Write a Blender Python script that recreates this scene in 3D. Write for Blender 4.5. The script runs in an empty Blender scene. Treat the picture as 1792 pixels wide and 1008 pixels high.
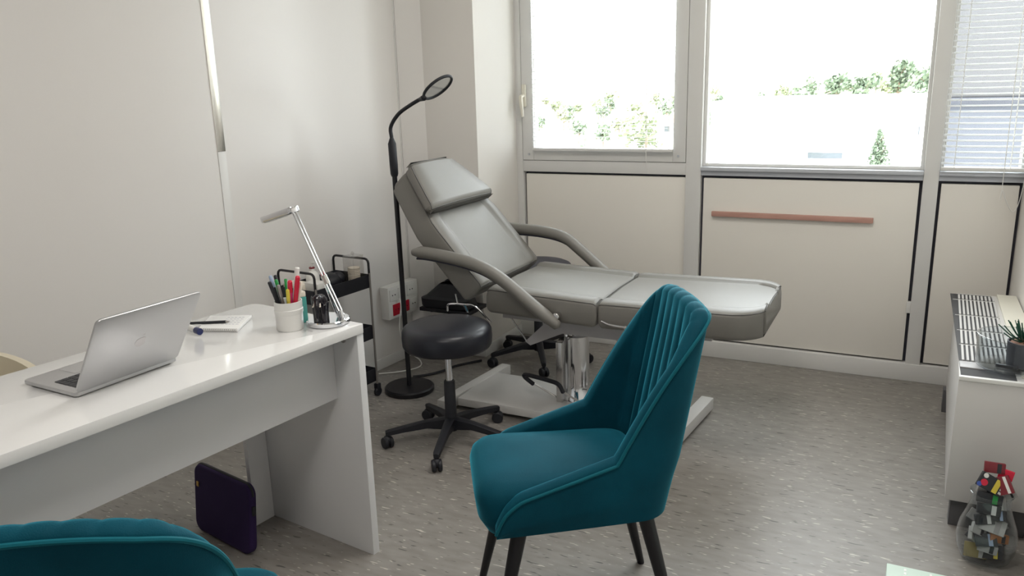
import bpy, bmesh, math, random
from mathutils import Vector, Matrix
random.seed(7)
PI = math.pi
R = math.radians
scene = bpy.context.scene
COL = scene.collection

# ------------------------------------------------------------------ camera, world, sun, exposure
CAMZ = 1.4071
cam_data = bpy.data.cameras.new('camera')
cam_data.sensor_fit = 'HORIZONTAL'
cam_data.sensor_width = 36.0
cam_data.lens = 1389.78 / 1792 * 36.0
cam_data.clip_start = 0.02
cam_data.clip_end = 1000
cam = bpy.data.objects.new('camera', cam_data)
COL.objects.link(cam)
def rotm(yaw, pitch, roll):
    c, s = math.cos, math.sin
    Ry = Matrix(((c(yaw), 0, s(yaw)), (0, 1, 0), (-s(yaw), 0, c(yaw))))
    Rx = Matrix(((1, 0, 0), (0, c(pitch), -s(pitch)), (0, s(pitch), c(pitch))))
    Rz = Matrix(((c(roll), -s(roll), 0), (s(roll), c(roll), 0), (0, 0, 1)))
    return Rz @ Rx @ Ry
M = rotm(R(26.9115682), R(14.192348), R(-1.60475957))
# rows of M are the camera axes (right, down, forward) over (x right, y down, z forward)
def w_axis(row): return Vector((M[row][0], M[row][2], -M[row][1]))
right, down, fwd = w_axis(0), w_axis(1), w_axis(2)
mw = Matrix.Identity(4)
for i, ax in enumerate((right, -down, -fwd)):
    for j in range(3): mw[j][i] = ax[j]
mw.translation = Vector((0, 0, CAMZ))
cam.matrix_world = mw
scene.camera = cam

world = bpy.data.worlds.new('sky')
scene.world = world
world.use_nodes = True
wn = world.node_tree
wn.nodes.clear()
wo = wn.nodes.new('ShaderNodeOutputWorld')
wb = wn.nodes.new('ShaderNodeBackground')
wb.inputs['Color'].default_value = (0.93, 0.97, 1.0, 1)
wb.inputs['Strength'].default_value = 11.0
wn.links.new(wb.outputs[0], wo.inputs[0])

sd = bpy.data.lights.new('sun', 'SUN')
sd.energy = 9.0
sd.angle = R(2)
sd.color = (1.0, 0.95, 0.86)
sun = bpy.data.objects.new('sun', sd)
COL.objects.link(sun)
sun.rotation_euler = (R(50), 0, R(25))     # shines from behind the building onto the far facades

scene.view_settings.view_transform = 'Standard'
scene.view_settings.look = 'None'
scene.view_settings.gamma = 1
scene.view_settings.exposure = 0.0
scene.view_settings.use_curve_mapping = False

def area(name, loc, rot, sx, sy, energy, color=(1, 1, 1), portal=False):
    d = bpy.data.lights.new(name, 'AREA')
    d.shape = 'RECTANGLE'; d.size = sx; d.size_y = sy
    d.energy = energy; d.color = color
    o = bpy.data.objects.new(name, d); COL.objects.link(o)
    o.location = loc; o.rotation_euler = rot
    if portal: d.cycles.is_portal = True
    return o
# portals only guide the daylight sampling through the window band
area('window_portal', (-0.76, 4.16, 1.72), (R(-90), 0, 0), 2.42, 1.46, 1, portal=True)
PANEL_W = 18.0      # watts of each added ceiling fill panel
FILL = (1.0, 0.955, 0.90)

# ------------------------------------------------------------------ materials
MATS = {}
def nd(nt, t, **kw):
    n = nt.nodes.new(t)
    for k, v in kw.items(): setattr(n, k, v)
    return n
def mat(name, col, rough=0.5, metal=0.0, spec=0.5, noise=0.03, nscale=8.0, bump=0.0, bscale=60.0,
        sheen=0.0, sheen_col=None, coat=0.0, stretch=(1, 1, 1), sheen_rough=0.3, trans=0.0):
    m = bpy.data.materials.new(name); m.use_nodes = True
    nt = m.node_tree; b = nt.nodes['Principled BSDF']
    b.inputs['Roughness'].default_value = rough
    b.inputs['Metallic'].default_value = metal
    b.inputs['Specular IOR Level'].default_value = spec
    b.inputs['Coat Weight'].default_value = coat
    b.inputs['Coat Roughness'].default_value = 0.05
    b.inputs['Transmission Weight'].default_value = trans
    if sheen:
        b.inputs['Sheen Weight'].default_value = sheen
        b.inputs['Sheen Roughness'].default_value = sheen_rough
        b.inputs['Sheen Tint'].default_value = (*(sheen_col or (1, 1, 1)), 1)
    tc = nd(nt, 'ShaderNodeTexCoord'); mp = nd(nt, 'ShaderNodeMapping')
    mp.inputs['Scale'].default_value = stretch
    nt.links.new(tc.outputs['Object'], mp.inputs[0])
    no = nd(nt, 'ShaderNodeTexNoise'); no.inputs['Scale'].default_value = nscale
    no.inputs['Detail'].default_value = 3
    nt.links.new(mp.outputs[0], no.inputs['Vector'])
    mx = nd(nt, 'ShaderNodeMix', data_type='RGBA')
    nt.links.new(no.outputs['Fac'], mx.inputs[0])
    mx.inputs[6].default_value = tuple(max(0, c * (1 - noise)) for c in col) + (1,)
    mx.inputs[7].default_value = tuple(min(1, c * (1 + noise)) for c in col) + (1,)
    nt.links.new(mx.outputs[2], b.inputs['Base Color'])
    if bump:
        n2 = nd(nt, 'ShaderNodeTexNoise'); n2.inputs['Scale'].default_value = bscale
        nt.links.new(mp.outputs[0], n2.inputs['Vector'])
        bp = nd(nt, 'ShaderNodeBump'); bp.inputs['Strength'].default_value = bump
        bp.inputs['Distance'].default_value = 0.002
        nt.links.new(n2.outputs['Fac'], bp.inputs['Height'])
        nt.links.new(bp.outputs[0], b.inputs['Normal'])
    MATS[name] = m
    return m
wall_paint = mat('wall_paint', (0.735, 0.715, 0.695), 0.30, spec=0.5, noise=0.012, nscale=2, bump=0.05, bscale=200)
pier_paint = mat('pier_paint', (0.74, 0.715, 0.68), 0.45, noise=0.01, nscale=2)
ceil_paint = mat('ceiling_paint', (0.8, 0.79, 0.77), 0.8, noise=0.01)
panel_cream = mat('cream_panel', (0.80, 0.77, 0.715), 0.42, noise=0.015, nscale=1.5)
alu_white = mat('white_aluminium', (0.70, 0.695, 0.68), 0.32, noise=0.01)
alu_polished = mat('polished_aluminium', (0.86, 0.84, 0.79), 0.22, metal=1.0, noise=0.01)
alu_grey = mat('grey_aluminium', (0.50, 0.52, 0.56), 0.3, noise=0.01)
gasket = mat('dark_gasket', (0.05, 0.05, 0.07), 0.6)
white_plastic = mat('white_plastic', (0.76, 0.755, 0.73), 0.35, noise=0.01)
cream_plastic = mat('cream_plastic', (0.70, 0.67, 0.58), 0.4, noise=0.02)
desk_white = mat('white_lacquer', (0.80, 0.80, 0.795), 0.10, noise=0.005, spec=0.5, coat=0.3)
desk_side = mat('white_lacquer_side', (0.73, 0.735, 0.745), 0.22, noise=0.01)
laptop_alu = mat('laptop_aluminium', (0.55, 0.55, 0.56), 0.35, metal=0.75, noise=0.01)
laptop_dark = mat('laptop_keys', (0.03, 0.03, 0.035), 0.5)
screen_glass = mat('laptop_screen', (0.015, 0.015, 0.018), 0.08)
logo_grey = mat('lid_emblem', (0.50, 0.485, 0.49), 0.28, metal=0.8)
velvet = mat('teal_velvet', (0.001, 0.054, 0.084), 0.72, spec=0.12, noise=0.35, nscale=7, bump=0.25, bscale=500, sheen=0.8,
             sheen_col=(0.08, 0.60, 0.80), sheen_rough=0.34)
velvet_pipe_highlight = mat('teal_velvet_piping_highlight', (0.004, 0.105, 0.14), 0.65, spec=0.15, noise=0.1, sheen=0.6, sheen_col=(0.15, 0.7, 0.85))
black_metal = mat('black_metal', (0.006, 0.006, 0.009), 0.4)
black_matte = mat('black_plastic', (0.008, 0.009, 0.014), 0.55, noise=0.1)
chrome = mat('chrome', (0.80, 0.81, 0.84), 0.10, metal=1.0, noise=0.01)
brushed = mat('brushed_steel', (0.62, 0.61, 0.60), 0.25, metal=1.0, noise=0.03)
dull_metal = mat('dull_steel', (0.35, 0.33, 0.31), 0.35, metal=0.8)
vinyl = mat('grey_vinyl', (0.165, 0.158, 0.143), 0.48, spec=0.62, noise=0.03, nscale=12, bump=0.12, bscale=220)
vinyl_pipe = mat('grey_vinyl_seam', (0.09, 0.088, 0.082), 0.5)
black_vinyl = mat('black_vinyl', (0.010, 0.011, 0.017), 0.36, spec=0.4, noise=0.1, bump=0.1, bscale=260)
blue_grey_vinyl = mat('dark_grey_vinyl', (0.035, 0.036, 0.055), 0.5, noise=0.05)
bed_paint = mat('bed_base_enamel', (0.60, 0.59, 0.575), 0.35, noise=0.01)
bed_grey = mat('bed_bracket_enamel', (0.42, 0.41, 0.42), 0.4, noise=0.01)
neoprene = mat('purple_neoprene', (0.016, 0.0035, 0.052), 0.85, noise=0.25, nscale=4, bump=0.2, bscale=400)
gold = mat('gold_tag', (0.65, 0.42, 0.12), 0.3, metal=0.8)
wood_rail = mat('pinkish_pine', (0.48, 0.27, 0.22), 0.6, noise=0.25, nscale=6, stretch=(1, 8, 8))
wood_leg = mat('brown_beech', (0.28, 0.13, 0.055), 0.5, noise=0.2, nscale=10)
cream_shell = mat('cream_shell', (0.66, 0.60, 0.47), 0.4, noise=0.03)
paper = mat('paper', (0.82, 0.82, 0.81), 0.8, noise=0.01)
ink = mat('ink', (0.10, 0.12, 0.30), 0.7)
mint = mat('mint_plastic', (0.60, 0.74, 0.66), 0.35, noise=0.03)
white_line = mat('white_stitch', (0.85, 0.88, 0.86), 0.6)
teal_plastic = mat('turquoise_plastic', (0.10, 0.40, 0.36), 0.4, noise=0.05)
green_p = mat('green_plastic', (0.02, 0.30, 0.06), 0.35)
red_p = mat('red_plastic', (0.62, 0.015, 0.05), 0.35)
pink_p = mat('magenta_plastic', (0.60, 0.03, 0.16), 0.35)
yellow_p = mat('yellow_plastic', (0.65, 0.52, 0.06), 0.4)
blue_p = mat('blue_plastic', (0.05, 0.10, 0.40), 0.4)
lightblue_p = mat('pale_blue_plastic', (0.32, 0.40, 0.55), 0.4)
navy_p = mat('navy_plastic', (0.012, 0.02, 0.10), 0.35)
orange_p = mat('copper_orange', (0.42, 0.14, 0.03), 0.35)
maroon_p = mat('maroon_card', (0.20, 0.02, 0.03), 0.4)
grey_card = mat('grey_card', (0.30, 0.29, 0.28), 0.5, noise=0.1)
lightgrey_card = mat('light_grey_card', (0.52, 0.51, 0.49), 0.45, noise=0.08)
dark_card = mat('dark_card', (0.02, 0.022, 0.028), 0.35)
gold_card = mat('gold_card', (0.35, 0.28, 0.10), 0.35)
cotton = mat('cotton', (0.78, 0.72, 0.62), 0.9, noise=0.05)
socket_red = mat('socket_red', (0.45, 0.01, 0.03), 0.35)
heater_white = mat('heater_enamel', (0.63, 0.615, 0.60), 0.4, noise=0.01)
heater_slat = mat('heater_slat', (0.60, 0.59, 0.58), 0.35, noise=0.01)
heater_dark = mat('heater_recess', (0.04, 0.038, 0.04), 0.7)
heater_foot = mat('heater_foot', (0.10, 0.10, 0.105), 0.5)
pot_grey = mat('charcoal_pot', (0.045, 0.05, 0.065), 0.6, noise=0.1)
soil = mat('reddish_gravel', (0.28, 0.16, 0.11), 0.9, noise=0.6, nscale=80, bump=0.8, bscale=120)
succulent = mat('dark_green_leaf', (0.012, 0.075, 0.045), 0.45, noise=0.3, nscale=30)
ext_white = mat('white_render', (0.82, 0.81, 0.79), 0.9, noise=0.03)
ext_blue = mat('blue_grey_cladding', (0.040, 0.044, 0.055), 0.8, noise=0.03)
ext_bar = mat('dark_metal_band', (0.014, 0.016, 0.024), 0.6)
ext_pale = mat('pale_grey_cladding', (0.048, 0.048, 0.051), 0.8, noise=0.03)
ext_glass = mat('dark_window_glass', (0.05, 0.06, 0.07), 0.3)
ext_roof = mat('tile_roof', (0.45, 0.28, 0.2), 0.9, noise=0.15)
ext_cream = mat('cream_render', (0.72, 0.66, 0.56), 0.9, noise=0.04)
ext_ground = mat('dry_grass', (0.42, 0.40, 0.30), 1.0, noise=0.25, nscale=0.2)
bark = mat('bark', (0.18, 0.13, 0.09), 0.9, noise=0.2)
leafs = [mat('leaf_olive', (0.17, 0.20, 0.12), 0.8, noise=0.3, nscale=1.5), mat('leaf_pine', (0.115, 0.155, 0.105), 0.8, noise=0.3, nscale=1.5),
         mat('leaf_pale', (0.24, 0.26, 0.18), 0.8, noise=0.3, nscale=1.5)]  # leaf tones paled in the colour to stand in for haze
black_elephant = mat('black_stone', (0.010, 0.008, 0.013), 0.22, noise=0.3, nscale=60)
led = mat('led_strip', (0.75, 0.75, 0.72), 0.4)

# floor: streaked homogeneous vinyl, dashes run along the room's width
def floor_material():
    m = bpy.data.materials.new('streaked_vinyl_floor'); m.use_nodes = True
    nt = m.node_tree; b = nt.nodes['Principled BSDF']; L = nt.links
    tc = nd(nt, 'ShaderNodeTexCoord')
    def streak(sx, sy, scale, lo, hi, off):
        mp = nd(nt, 'ShaderNodeMapping'); mp.inputs['Scale'].default_value = (sx, sy, 1); mp.inputs['Location'].default_value = (off, off * 2, 0)
        mp.inputs['Rotation'].default_value = (0, 0, R(4))
        L.new(tc.outputs['Object'], mp.inputs[0])
        n = nd(nt, 'ShaderNodeTexNoise'); n.inputs['Scale'].default_value = scale; n.inputs['Detail'].default_value = 1.5
        L.new(mp.outputs[0], n.inputs['Vector'])
        r = nd(nt, 'ShaderNodeMapRange'); r.inputs[1].default_value = lo; r.inputs[2].default_value = hi
        L.new(n.outputs['Fac'], r.inputs[0]); return r
    base = streak(3, 9, 4, 0.3, 0.7, 0)
    mx = nd(nt, 'ShaderNodeMix', data_type='RGBA'); L.new(base.outputs[0], mx.inputs[0])
    mx.inputs[6].default_value = (0.205, 0.190, 0.174, 1); mx.inputs[7].default_value = (0.262, 0.245, 0.225, 1)
    white = streak(13, 62, 1.75, 0.66, 0.70, 3.3)
    m2 = nd(nt, 'ShaderNodeMix', data_type='RGBA'); L.new(white.outputs[0], m2.inputs[0]); L.new(mx.outputs[2], m2.inputs[6])
    m2.inputs[7].default_value = (0.50, 0.46, 0.41, 1)
    dark = streak(11, 55, 1.7, 0.655, 0.71, 9.1)
    m3 = nd(nt, 'ShaderNodeMix', data_type='RGBA'); L.new(dark.outputs[0], m3.inputs[0]); L.new(m2.outputs[2], m3.inputs[6])
    m3.inputs[7].default_value = (0.085, 0.078, 0.074, 1)
    L.new(m3.outputs[2], b.inputs['Base Color'])
    b.inputs['Roughness'].default_value = 0.42
    return m
floor_mat = floor_material()

def glass_material(name, tint=(1, 1, 1), gloss=0.02, ior=1.45, maxr=1.0):
    m = bpy.data.materials.new(name); m.use_nodes = True
    nt = m.node_tree; nt.nodes.clear(); L = nt.links
    o = nd(nt, 'ShaderNodeOutputMaterial'); t = nd(nt, 'ShaderNodeBsdfTransparent'); g = nd(nt, 'ShaderNodeBsdfGlossy')
    t.inputs[0].default_value = (*tint, 1); g.inputs['Roughness'].default_value = gloss
    lw = nd(nt, 'ShaderNodeLayerWeight'); lw.inputs[0].default_value = 0.5      # facing ratio, the same from both sides
    f = nd(nt, 'ShaderNodeMath', operation='POWER'); f.inputs[1].default_value = 3.2; L.new(lw.outputs['Facing'], f.inputs[0])
    mx = nd(nt, 'ShaderNodeMixShader')
    k = nd(nt, 'ShaderNodeMath', operation='MULTIPLY_ADD'); k.inputs[1].default_value = maxr; k.inputs[2].default_value = 0.035
    L.new(f.outputs[0], k.inputs[0]); L.new(k.outputs[0], mx.inputs[0]); L.new(t.outputs[0], mx.inputs[1]); L.new(g.outputs[0], mx.inputs[2])
    L.new(mx.outputs[0], o.inputs[0])
    return m
pane_glass = glass_material('window_glass', (0.97, 0.985, 0.98))
clear_glass = glass_material('clear_glass', (0.90, 0.92, 0.93), maxr=0.9)
acrylic = glass_material('clear_acrylic', (0.93, 0.925, 0.92), maxr=0.8)

def slat_material():
    m = bpy.data.materials.new('blind_slat'); m.use_nodes = True
    nt = m.node_tree; nt.nodes.clear(); L = nt.links
    o = nd(nt, 'ShaderNodeOutputMaterial'); d = nd(nt, 'ShaderNodeBsdfDiffuse'); t = nd(nt, 'ShaderNodeBsdfTranslucent')
    d.inputs[0].default_value = (0.82, 0.83, 0.84, 1); t.inputs[0].default_value = (0.7, 0.71, 0.72, 1)
    mx = nd(nt, 'ShaderNodeMixShader'); mx.inputs[0].default_value = 0.38
    L.new(d.outputs[0], mx.inputs[1]); L.new(t.outputs[0], mx.inputs[2]); L.new(mx.outputs[0], o.inputs[0])
    return m
slat_mat = slat_material()
fill_emit = bpy.data.materials.new('fill_panel_glow'); fill_emit.use_nodes = True
_b = fill_emit.node_tree.nodes['Principled BSDF']; _b.inputs['Emission Color'].default_value = (*FILL, 1); _b.inputs['Emission Strength'].default_value = 2.0

# ------------------------------------------------------------------ object helpers
def tag(o, label=None, cat=None, group=None, kind=None):
    if label: o['label'] = label
    if cat: o['category'] = cat
    if group: o['group'] = group
    if kind: o['kind'] = kind
    return o
def thing(name, label, cat, loc=(0, 0, 0), rz=0.0, group=None, kind=None):
    o = bpy.data.objects.new(name, None); COL.objects.link(o)
    o.empty_display_size = 0.05
    o.location = loc; o.rotation_euler = (0, 0, rz)
    return tag(o, label, cat, group, kind)
def root_matrix(o):
    m = Matrix.LocRotScale(o.location, o.rotation_euler, o.scale)
    return (root_matrix(o.parent) @ m) if o.parent else m
def obj(name, bm, m, parent=None, world=True, smooth=True, angle=35, origin=None):
    """link a bmesh as ONE object; with world=True its vertices are world positions"""
    if parent is not None and world:
        bm.transform(root_matrix(parent).inverted())
    me = bpy.data.meshes.new(name)
    bmesh.ops.recalc_face_normals(bm, faces=bm.faces)
    o = bpy.data.objects.new(name, me)
    if origin is not None and parent is None:
        bm.transform(Matrix.Translation(-Vector(origin))); o.location = origin
    bm.to_mesh(me); bm.free()
    if isinstance(m, (list, tuple)):
        for q in m: me.materials.append(q)
    else: me.materials.append(m)
    if smooth:
        for p in me.polygons: p.use_smooth = True
        me.set_sharp_from_angle(angle=R(angle))
    COL.objects.link(o)
    if parent is not None: o.parent = parent
    return o
def struct(name, bm, m, parent=None, **kw):
    o = obj(name, bm, m, parent, **kw)
    if parent is None: o['kind'] = 'structure'
    return o
def copy_tree(o, parent=None):
    c = o.copy(); COL.objects.link(c); c.parent = parent
    for ch in [q for q in list(bpy.data.objects) if q.parent == o and q is not c]: copy_tree(ch, c)
    return c
def BM(): return bmesh.new()

def add_box(bm, x0, x1, y0, y1, z0, z1, bevel=0.0, seg=2, mtx=None, mi=0):
    t = bmesh.new()
    bmesh.ops.create_cube(t, size=1)
    bmesh.ops.scale(t, vec=(abs(x1 - x0), abs(y1 - y0), abs(z1 - z0)), verts=t.verts)
    bmesh.ops.translate(t, vec=((x0 + x1) / 2, (y0 + y1) / 2, (z0 + z1) / 2), verts=t.verts)
    if bevel: bmesh.ops.bevel(t, geom=t.edges[:], offset=bevel, segments=seg, affect='EDGES', profile=0.6)
    if mtx is not None: t.transform(mtx)
    for f in t.faces: f.material_index = mi
    merge(bm, t)
    return bm
def merge(bm, t):
    me = bpy.data.meshes.new('tmp'); t.to_mesh(me); t.free(); bm.from_mesh(me); bpy.data.meshes.remove(me)
def add_lathe(bm, prof, loc=(0, 0, 0), n=32, mtx=None, mi=0):
    """prof: (radius, z) pairs from bottom to top, closed at the axis when radius is 0"""
    t = bmesh.new(); rings = []
    for r, z in prof:
        if r < 1e-6: rings.append([t.verts.new((0, 0, z))])
        else: rings.append([t.verts.new((r * math.cos(2 * PI * k / n), r * math.sin(2 * PI * k / n), z)) for k in range(n)])
    for a, b in zip(rings, rings[1:]):
        for k in range(n):
            k2 = (k + 1) % n
            if len(a) == 1 and len(b) == 1: break
            if len(a) == 1: t.faces.new((a[0], b[k2], b[k]))
            elif len(b) == 1: t.faces.new((a[k], a[k2], b[0]))
            else: t.faces.new((a[k], a[k2], b[k2], b[k]))
    if mtx is not None: t.transform(mtx)
    t.transform(Matrix.Translation(loc))
    for f in t.faces: f.material_index = mi
    merge(bm, t); return bm
def add_disc(bm, r, z0, z1, loc=(0, 0, 0), bev=0.002, n=36, mtx=None, mi=0):
    return add_lathe(bm, [(0, z0), (r - bev, z0), (r, z0 + bev), (r, z1 - bev), (r - bev, z1), (0, z1)], loc, n, mtx, mi)
def frames(pts, closed=False, up=Vector((0, 0, 1))):
    n = len(pts); out = []
    prev = None
    for i, p in enumerate(pts):
        a = pts[(i - 1) % n] if (i > 0 or closed) else pts[i]
        b = pts[(i + 1) % n] if (i < n - 1 or closed) else pts[i]
        t = (b - a).normalized()
        if prev is None:
            u = up if abs(t.dot(up)) < 0.95 else Vector((1, 0, 0))
            s = t.cross(u).normalized()
        else:
            s = (prev - t * prev.dot(t)).normalized()
        prev = s
        out.append((t, s, s.cross(t).normalized()))
    return out
def smooth_path(pts, k=8):
    """Catmull-Rom through the points"""
    pts = [Vector(p) for p in pts]; out = []
    P = [pts[0] * 2 - pts[1]] + pts + [pts[-1] * 2 - pts[-2]]
    for i in range(1, len(P) - 2):
        for j in range(k):
            t = j / k; a, b, c, d = P[i - 1:i + 3]
            out.append(0.5 * ((2 * b) + (c - a) * t + (2 * a - 5 * b + 4 * c - d) * t * t + (-a + 3 * b - 3 * c + d) * t ** 3))
    out.append(pts[-1]); return out
def add_tube(bm, pts, r, n=10, closed=False, r2=None, flat=None, mi=0, round_ends=False):
    """r float or list; r2: second radius (elliptic section, along frame normal)"""
    pts = [Vector(p) for p in pts]; fr = frames(pts, closed); t = bmesh.new(); rings = []
    N = len(pts)
    for i, (p, (tt, s, u)) in enumerate(zip(pts, fr)):
        ra = r[i] if isinstance(r, (list, tuple)) else r
        rb = (r2[i] if isinstance(r2, (list, tuple)) else r2) if r2 is not None else ra
        rings.append([t.verts.new(p + s * ra * math.cos(2 * PI * k / n) + u * rb * math.sin(2 * PI * k / n)) for k in range(n)])
    prs = list(zip(rings, rings[1:]))
    if closed: prs.append((rings[-1], rings[0]))
    for a, b in prs:
        for k in range(n): t.faces.new((a[k], a[(k + 1) % n], b[(k + 1) % n], b[k]))
    if not closed:
        if round_ends:
            for ring, sgn, i in ((rings[0], -1, 0), (rings[-1], 1, -1)):
                c = t.verts.new(pts[i] + fr[i][0] * sgn * (r[i] if isinstance(r, (list, tuple)) else r) * 0.6)
                for k in range(n): t.faces.new((ring[k], ring[(k + 1) % n], c))
        else:
            t.faces.new(rings[0]); t.faces.new(rings[-1])
    for f in t.faces: f.material_index = mi
    merge(bm, t); return bm
def add_loft(bm, rings, cap=True, mi=0, closed_ring=True):
    t = bmesh.new(); vr = [[t.verts.new(p) for p in ring] for ring in rings]; n = len(vr[0])
    for a, b in zip(vr, vr[1:]):
        for k in range(n if closed_ring else n - 1): t.faces.new((a[k], a[(k + 1) % n], b[(k + 1) % n], b[k]))
    if cap: t.faces.new(vr[0]); t.faces.new(vr[-1])
    for f in t.faces: f.material_index = mi
    merge(bm, t); return bm
def add_prism(bm, poly, z0, z1, mtx=None, bevel=0.0, mi=0, seg=2):
    t = bmesh.new()
    a = [t.verts.new((p[0], p[1], z0)) for p in poly]; b = [t.verts.new((p[0], p[1], z1)) for p in poly]
    n = len(poly)
    t.faces.new(a[::-1]); t.faces.new(b)
    for k in range(n): t.faces.new((a[k], a[(k + 1) % n], b[(k + 1) % n], b[k]))
    if bevel:
        bmesh.ops.recalc_face_normals(t, faces=t.faces)
        es = [e for e in t.edges if abs(e.verts[0].co.z - e.verts[1].co.z) < 1e-6]
        bmesh.ops.bevel(t, geom=es, offset=bevel, segments=seg, affect='EDGES', profile=0.6)
    if mtx is not None: t.transform(mtx)
    for f in t.faces: f.material_index = mi
    merge(bm, t); return bm
def rrect(x0, x1, y0, y1, r, k=6):
    out = []
    for cx, cy, a0 in ((x1 - r, y1 - r, 0), (x0 + r, y1 - r, 90), (x0 + r, y0 + r, 180), (x1 - r, y0 + r, 270)):
        for j in range(k + 1):
            a = R(a0 + 90 * j / k); out.append((cx + r * math.cos(a), cy + r * math.sin(a)))
    return out
def add_ball(bm, c, r, n=16, mtx=None, mi=0):
    t = bmesh.new(); bmesh.ops.create_uvsphere(t, u_segments=n, v_segments=max(6, n // 2), radius=1)
    r = r if isinstance(r, (tuple, list)) else (r, r, r)
    t.transform(Matrix.Diagonal((*r, 1)))
    if mtx is not None: t.transform(mtx)
    t.transform(Matrix.Translation(c))
    for f in t.faces: f.material_index = mi
    merge(bm, t); return bm
def frame_rect(bm, x0, x1, z0, z1, w, y0, y1, bevel=0.003):
    add_box(bm, x0, x0 + w, y0, y1, z0, z1, bevel); add_box(bm, x1 - w, x1, y0, y1, z0, z1, bevel)
    add_box(bm, x0 + w, x1 - w, y0, y1, z0, z0 + w, bevel); add_box(bm, x0 + w, x1 - w, y0, y1, z1 - w, z1, bevel)
    return bm

# ------------------------------------------------------------------ the room
YW = 4.02           # inner face of the window wall
XR = 0.43           # right wall
XP = -1.98          # reveal of the corner pier
YP = 3.56           # front of the corner pier
WZ = 0.95           # top of the lower panels
HC = 2.62           # ceiling
ANG = R(5.2)        # the partition wall is not quite square to the windows
WD = Vector((math.sin(ANG), math.cos(ANG), 0)); WN = Vector((math.cos(ANG), -math.sin(ANG), 0)); W0 = Vector((-2.394, 3.187, 0))
def on_wall(s, z=0, off=0): return W0 + WD * s + WN * off + Vector((0, 0, z))
WM = Matrix(((WN.x, WD.x, 0, W0.x), (WN.y, WD.y, 0, W0.y), (0, 0, 1, 0), (0, 0, 0, 1)))   # (off, along, z) -> world

struct('floor', add_box(BM(), -3.1, 0.6, -1.6, 4.3, -0.1, 0.0), floor_mat)
struct('ceiling', add_box(BM(), -3.1, 0.6, -1.6, 4.3, HC, HC + 0.1), ceil_paint)
struct('wall_left', add_box(BM(), -0.12, 0, -4.75, 0.27, 0, HC, mtx=WM), wall_paint)
# chamfered piece of partition between the last panel seam and the pier
p1 = on_wall(0.276); p2 = Vector((-2.28, YP, 0))
bm = BM(); add_prism(bm, [(p1.x, p1.y), (p2.x, p2.y), (-2.55, YP), (-2.6, p1.y)], 0, HC); struct('wall_corner', bm, wall_paint)
struct('wall_right', add_box(BM(), XR, XR + 0.12, -1.6, 4.3, 0, HC), pier_paint)
struct('wall_front', add_box(BM(), -3.1, 0.6, -1.7, -1.6, 0, HC), wall_paint)
struct('wall_pier', add_box(BM(), -2.75, XP, YP, 4.28, 0, HC, 0.004), pier_paint)
struct('wall_back', add_box(BM(), XP, XR, YW + 0.05, YW + 0.14, 0, 0.955), pier_paint)
struct('wall_lintel', add_box(BM(), XP, XR, YW, YW + 0.14, 2.42, HC), pier_paint)
# wall trims: seams and the cover strip of the partition panels
struct('trim_1', add_box(BM(), 0, 0.004, -0.866, -0.828, 1.19, HC, 0.001, mtx=WM), alu_polished)  # one strip in two finishes, imitating where its window reflection ends
struct('trim_11', add_box(BM(), 0, 0.003, -0.866, -0.828, 0.055, 1.189, 0.001, mtx=WM), alu_white)
struct('trim_2', add_box(BM(), 0, 0.002, 0.262, 0.27, 0.055, HC, 0.0005, mtx=WM), alu_white)
struct('baseboard_left', add_box(BM(), 0, 0.008, -4.7, 0.27, 0, 0.055, 0.002, mtx=WM), alu_white)
bm = BM(); add_box(bm, XP, XP + 0.008, YP, YW, 0, 0.06, 0.002); add_box(bm, -2.3, XP + 0.008, YP - 0.008, YP, 0, 0.06, 0.002)
struct('baseboard_pier', bm, alu_white)

# mullions
MX = [(-1.985, -1.945), (-1.03, -0.953), (0.045, 0.107)]
for i, (a, b) in enumerate(MX):
    struct('trim_%d' % (3 + i), add_box(BM(), a, b, YW - 0.012, YW + 0.12, 0, 2.43, 0.003), alu_white)
struct('trim_6', add_box(BM(), XP - 0.0, XP + 0.012, YW - 0.008, YW, 1.0, 2.42, 0.001), gasket)
# transoms under the windows
bays = [(-1.945, -1.03), (-0.953, 0.045), (0.107, XR)]
for i, (a, b) in enumerate(bays):
    if i == 0:
        bm = add_box(BM(), a, b, YW - 0.006, YW + 0.1, WZ, 1.012, 0.003)
    else:
        bm = add_box(BM(), a, b, YW - 0.006, YW + 0.1, WZ, 0.975, 0.003); add_box(bm, a, b, YW - 0.024, YW + 0.1, 0.975, 0.994, 0.004)
    struct('trim_%d' % (7 + i), bm, alu_white if i == 0 else alu_grey)
bm = add_box(BM(), XP, XR, YW - 0.016, YW + 0.05, 0, 0.085, 0.004)
struct('baseboard_back', bm, alu_white)
# lower infill panels with a dark gasket gap around them
for i, (a, b) in enumerate(bays):
    struct('wall_panel_gap_%d' % (i + 1), add_box(BM(), a, b, YW + 0.03, YW + 0.045, 0.085, WZ), gasket)
    g = 0.013
    struct('wall_panel_%d' % (i + 1), add_box(BM(), a + g, b - (0.002 if i == 0 else g), YW + 0.004, YW + 0.03, 0.085 + g * 0.7, WZ - g, 0.002), panel_cream)
# small hinge covers on the middle panel
bm = add_box(BM(), 0.027, 0.047, YW - 0.004, YW + 0.02, 0.33, 0.385, 0.003)
struct('trim_10', bm, alu_white)

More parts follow.
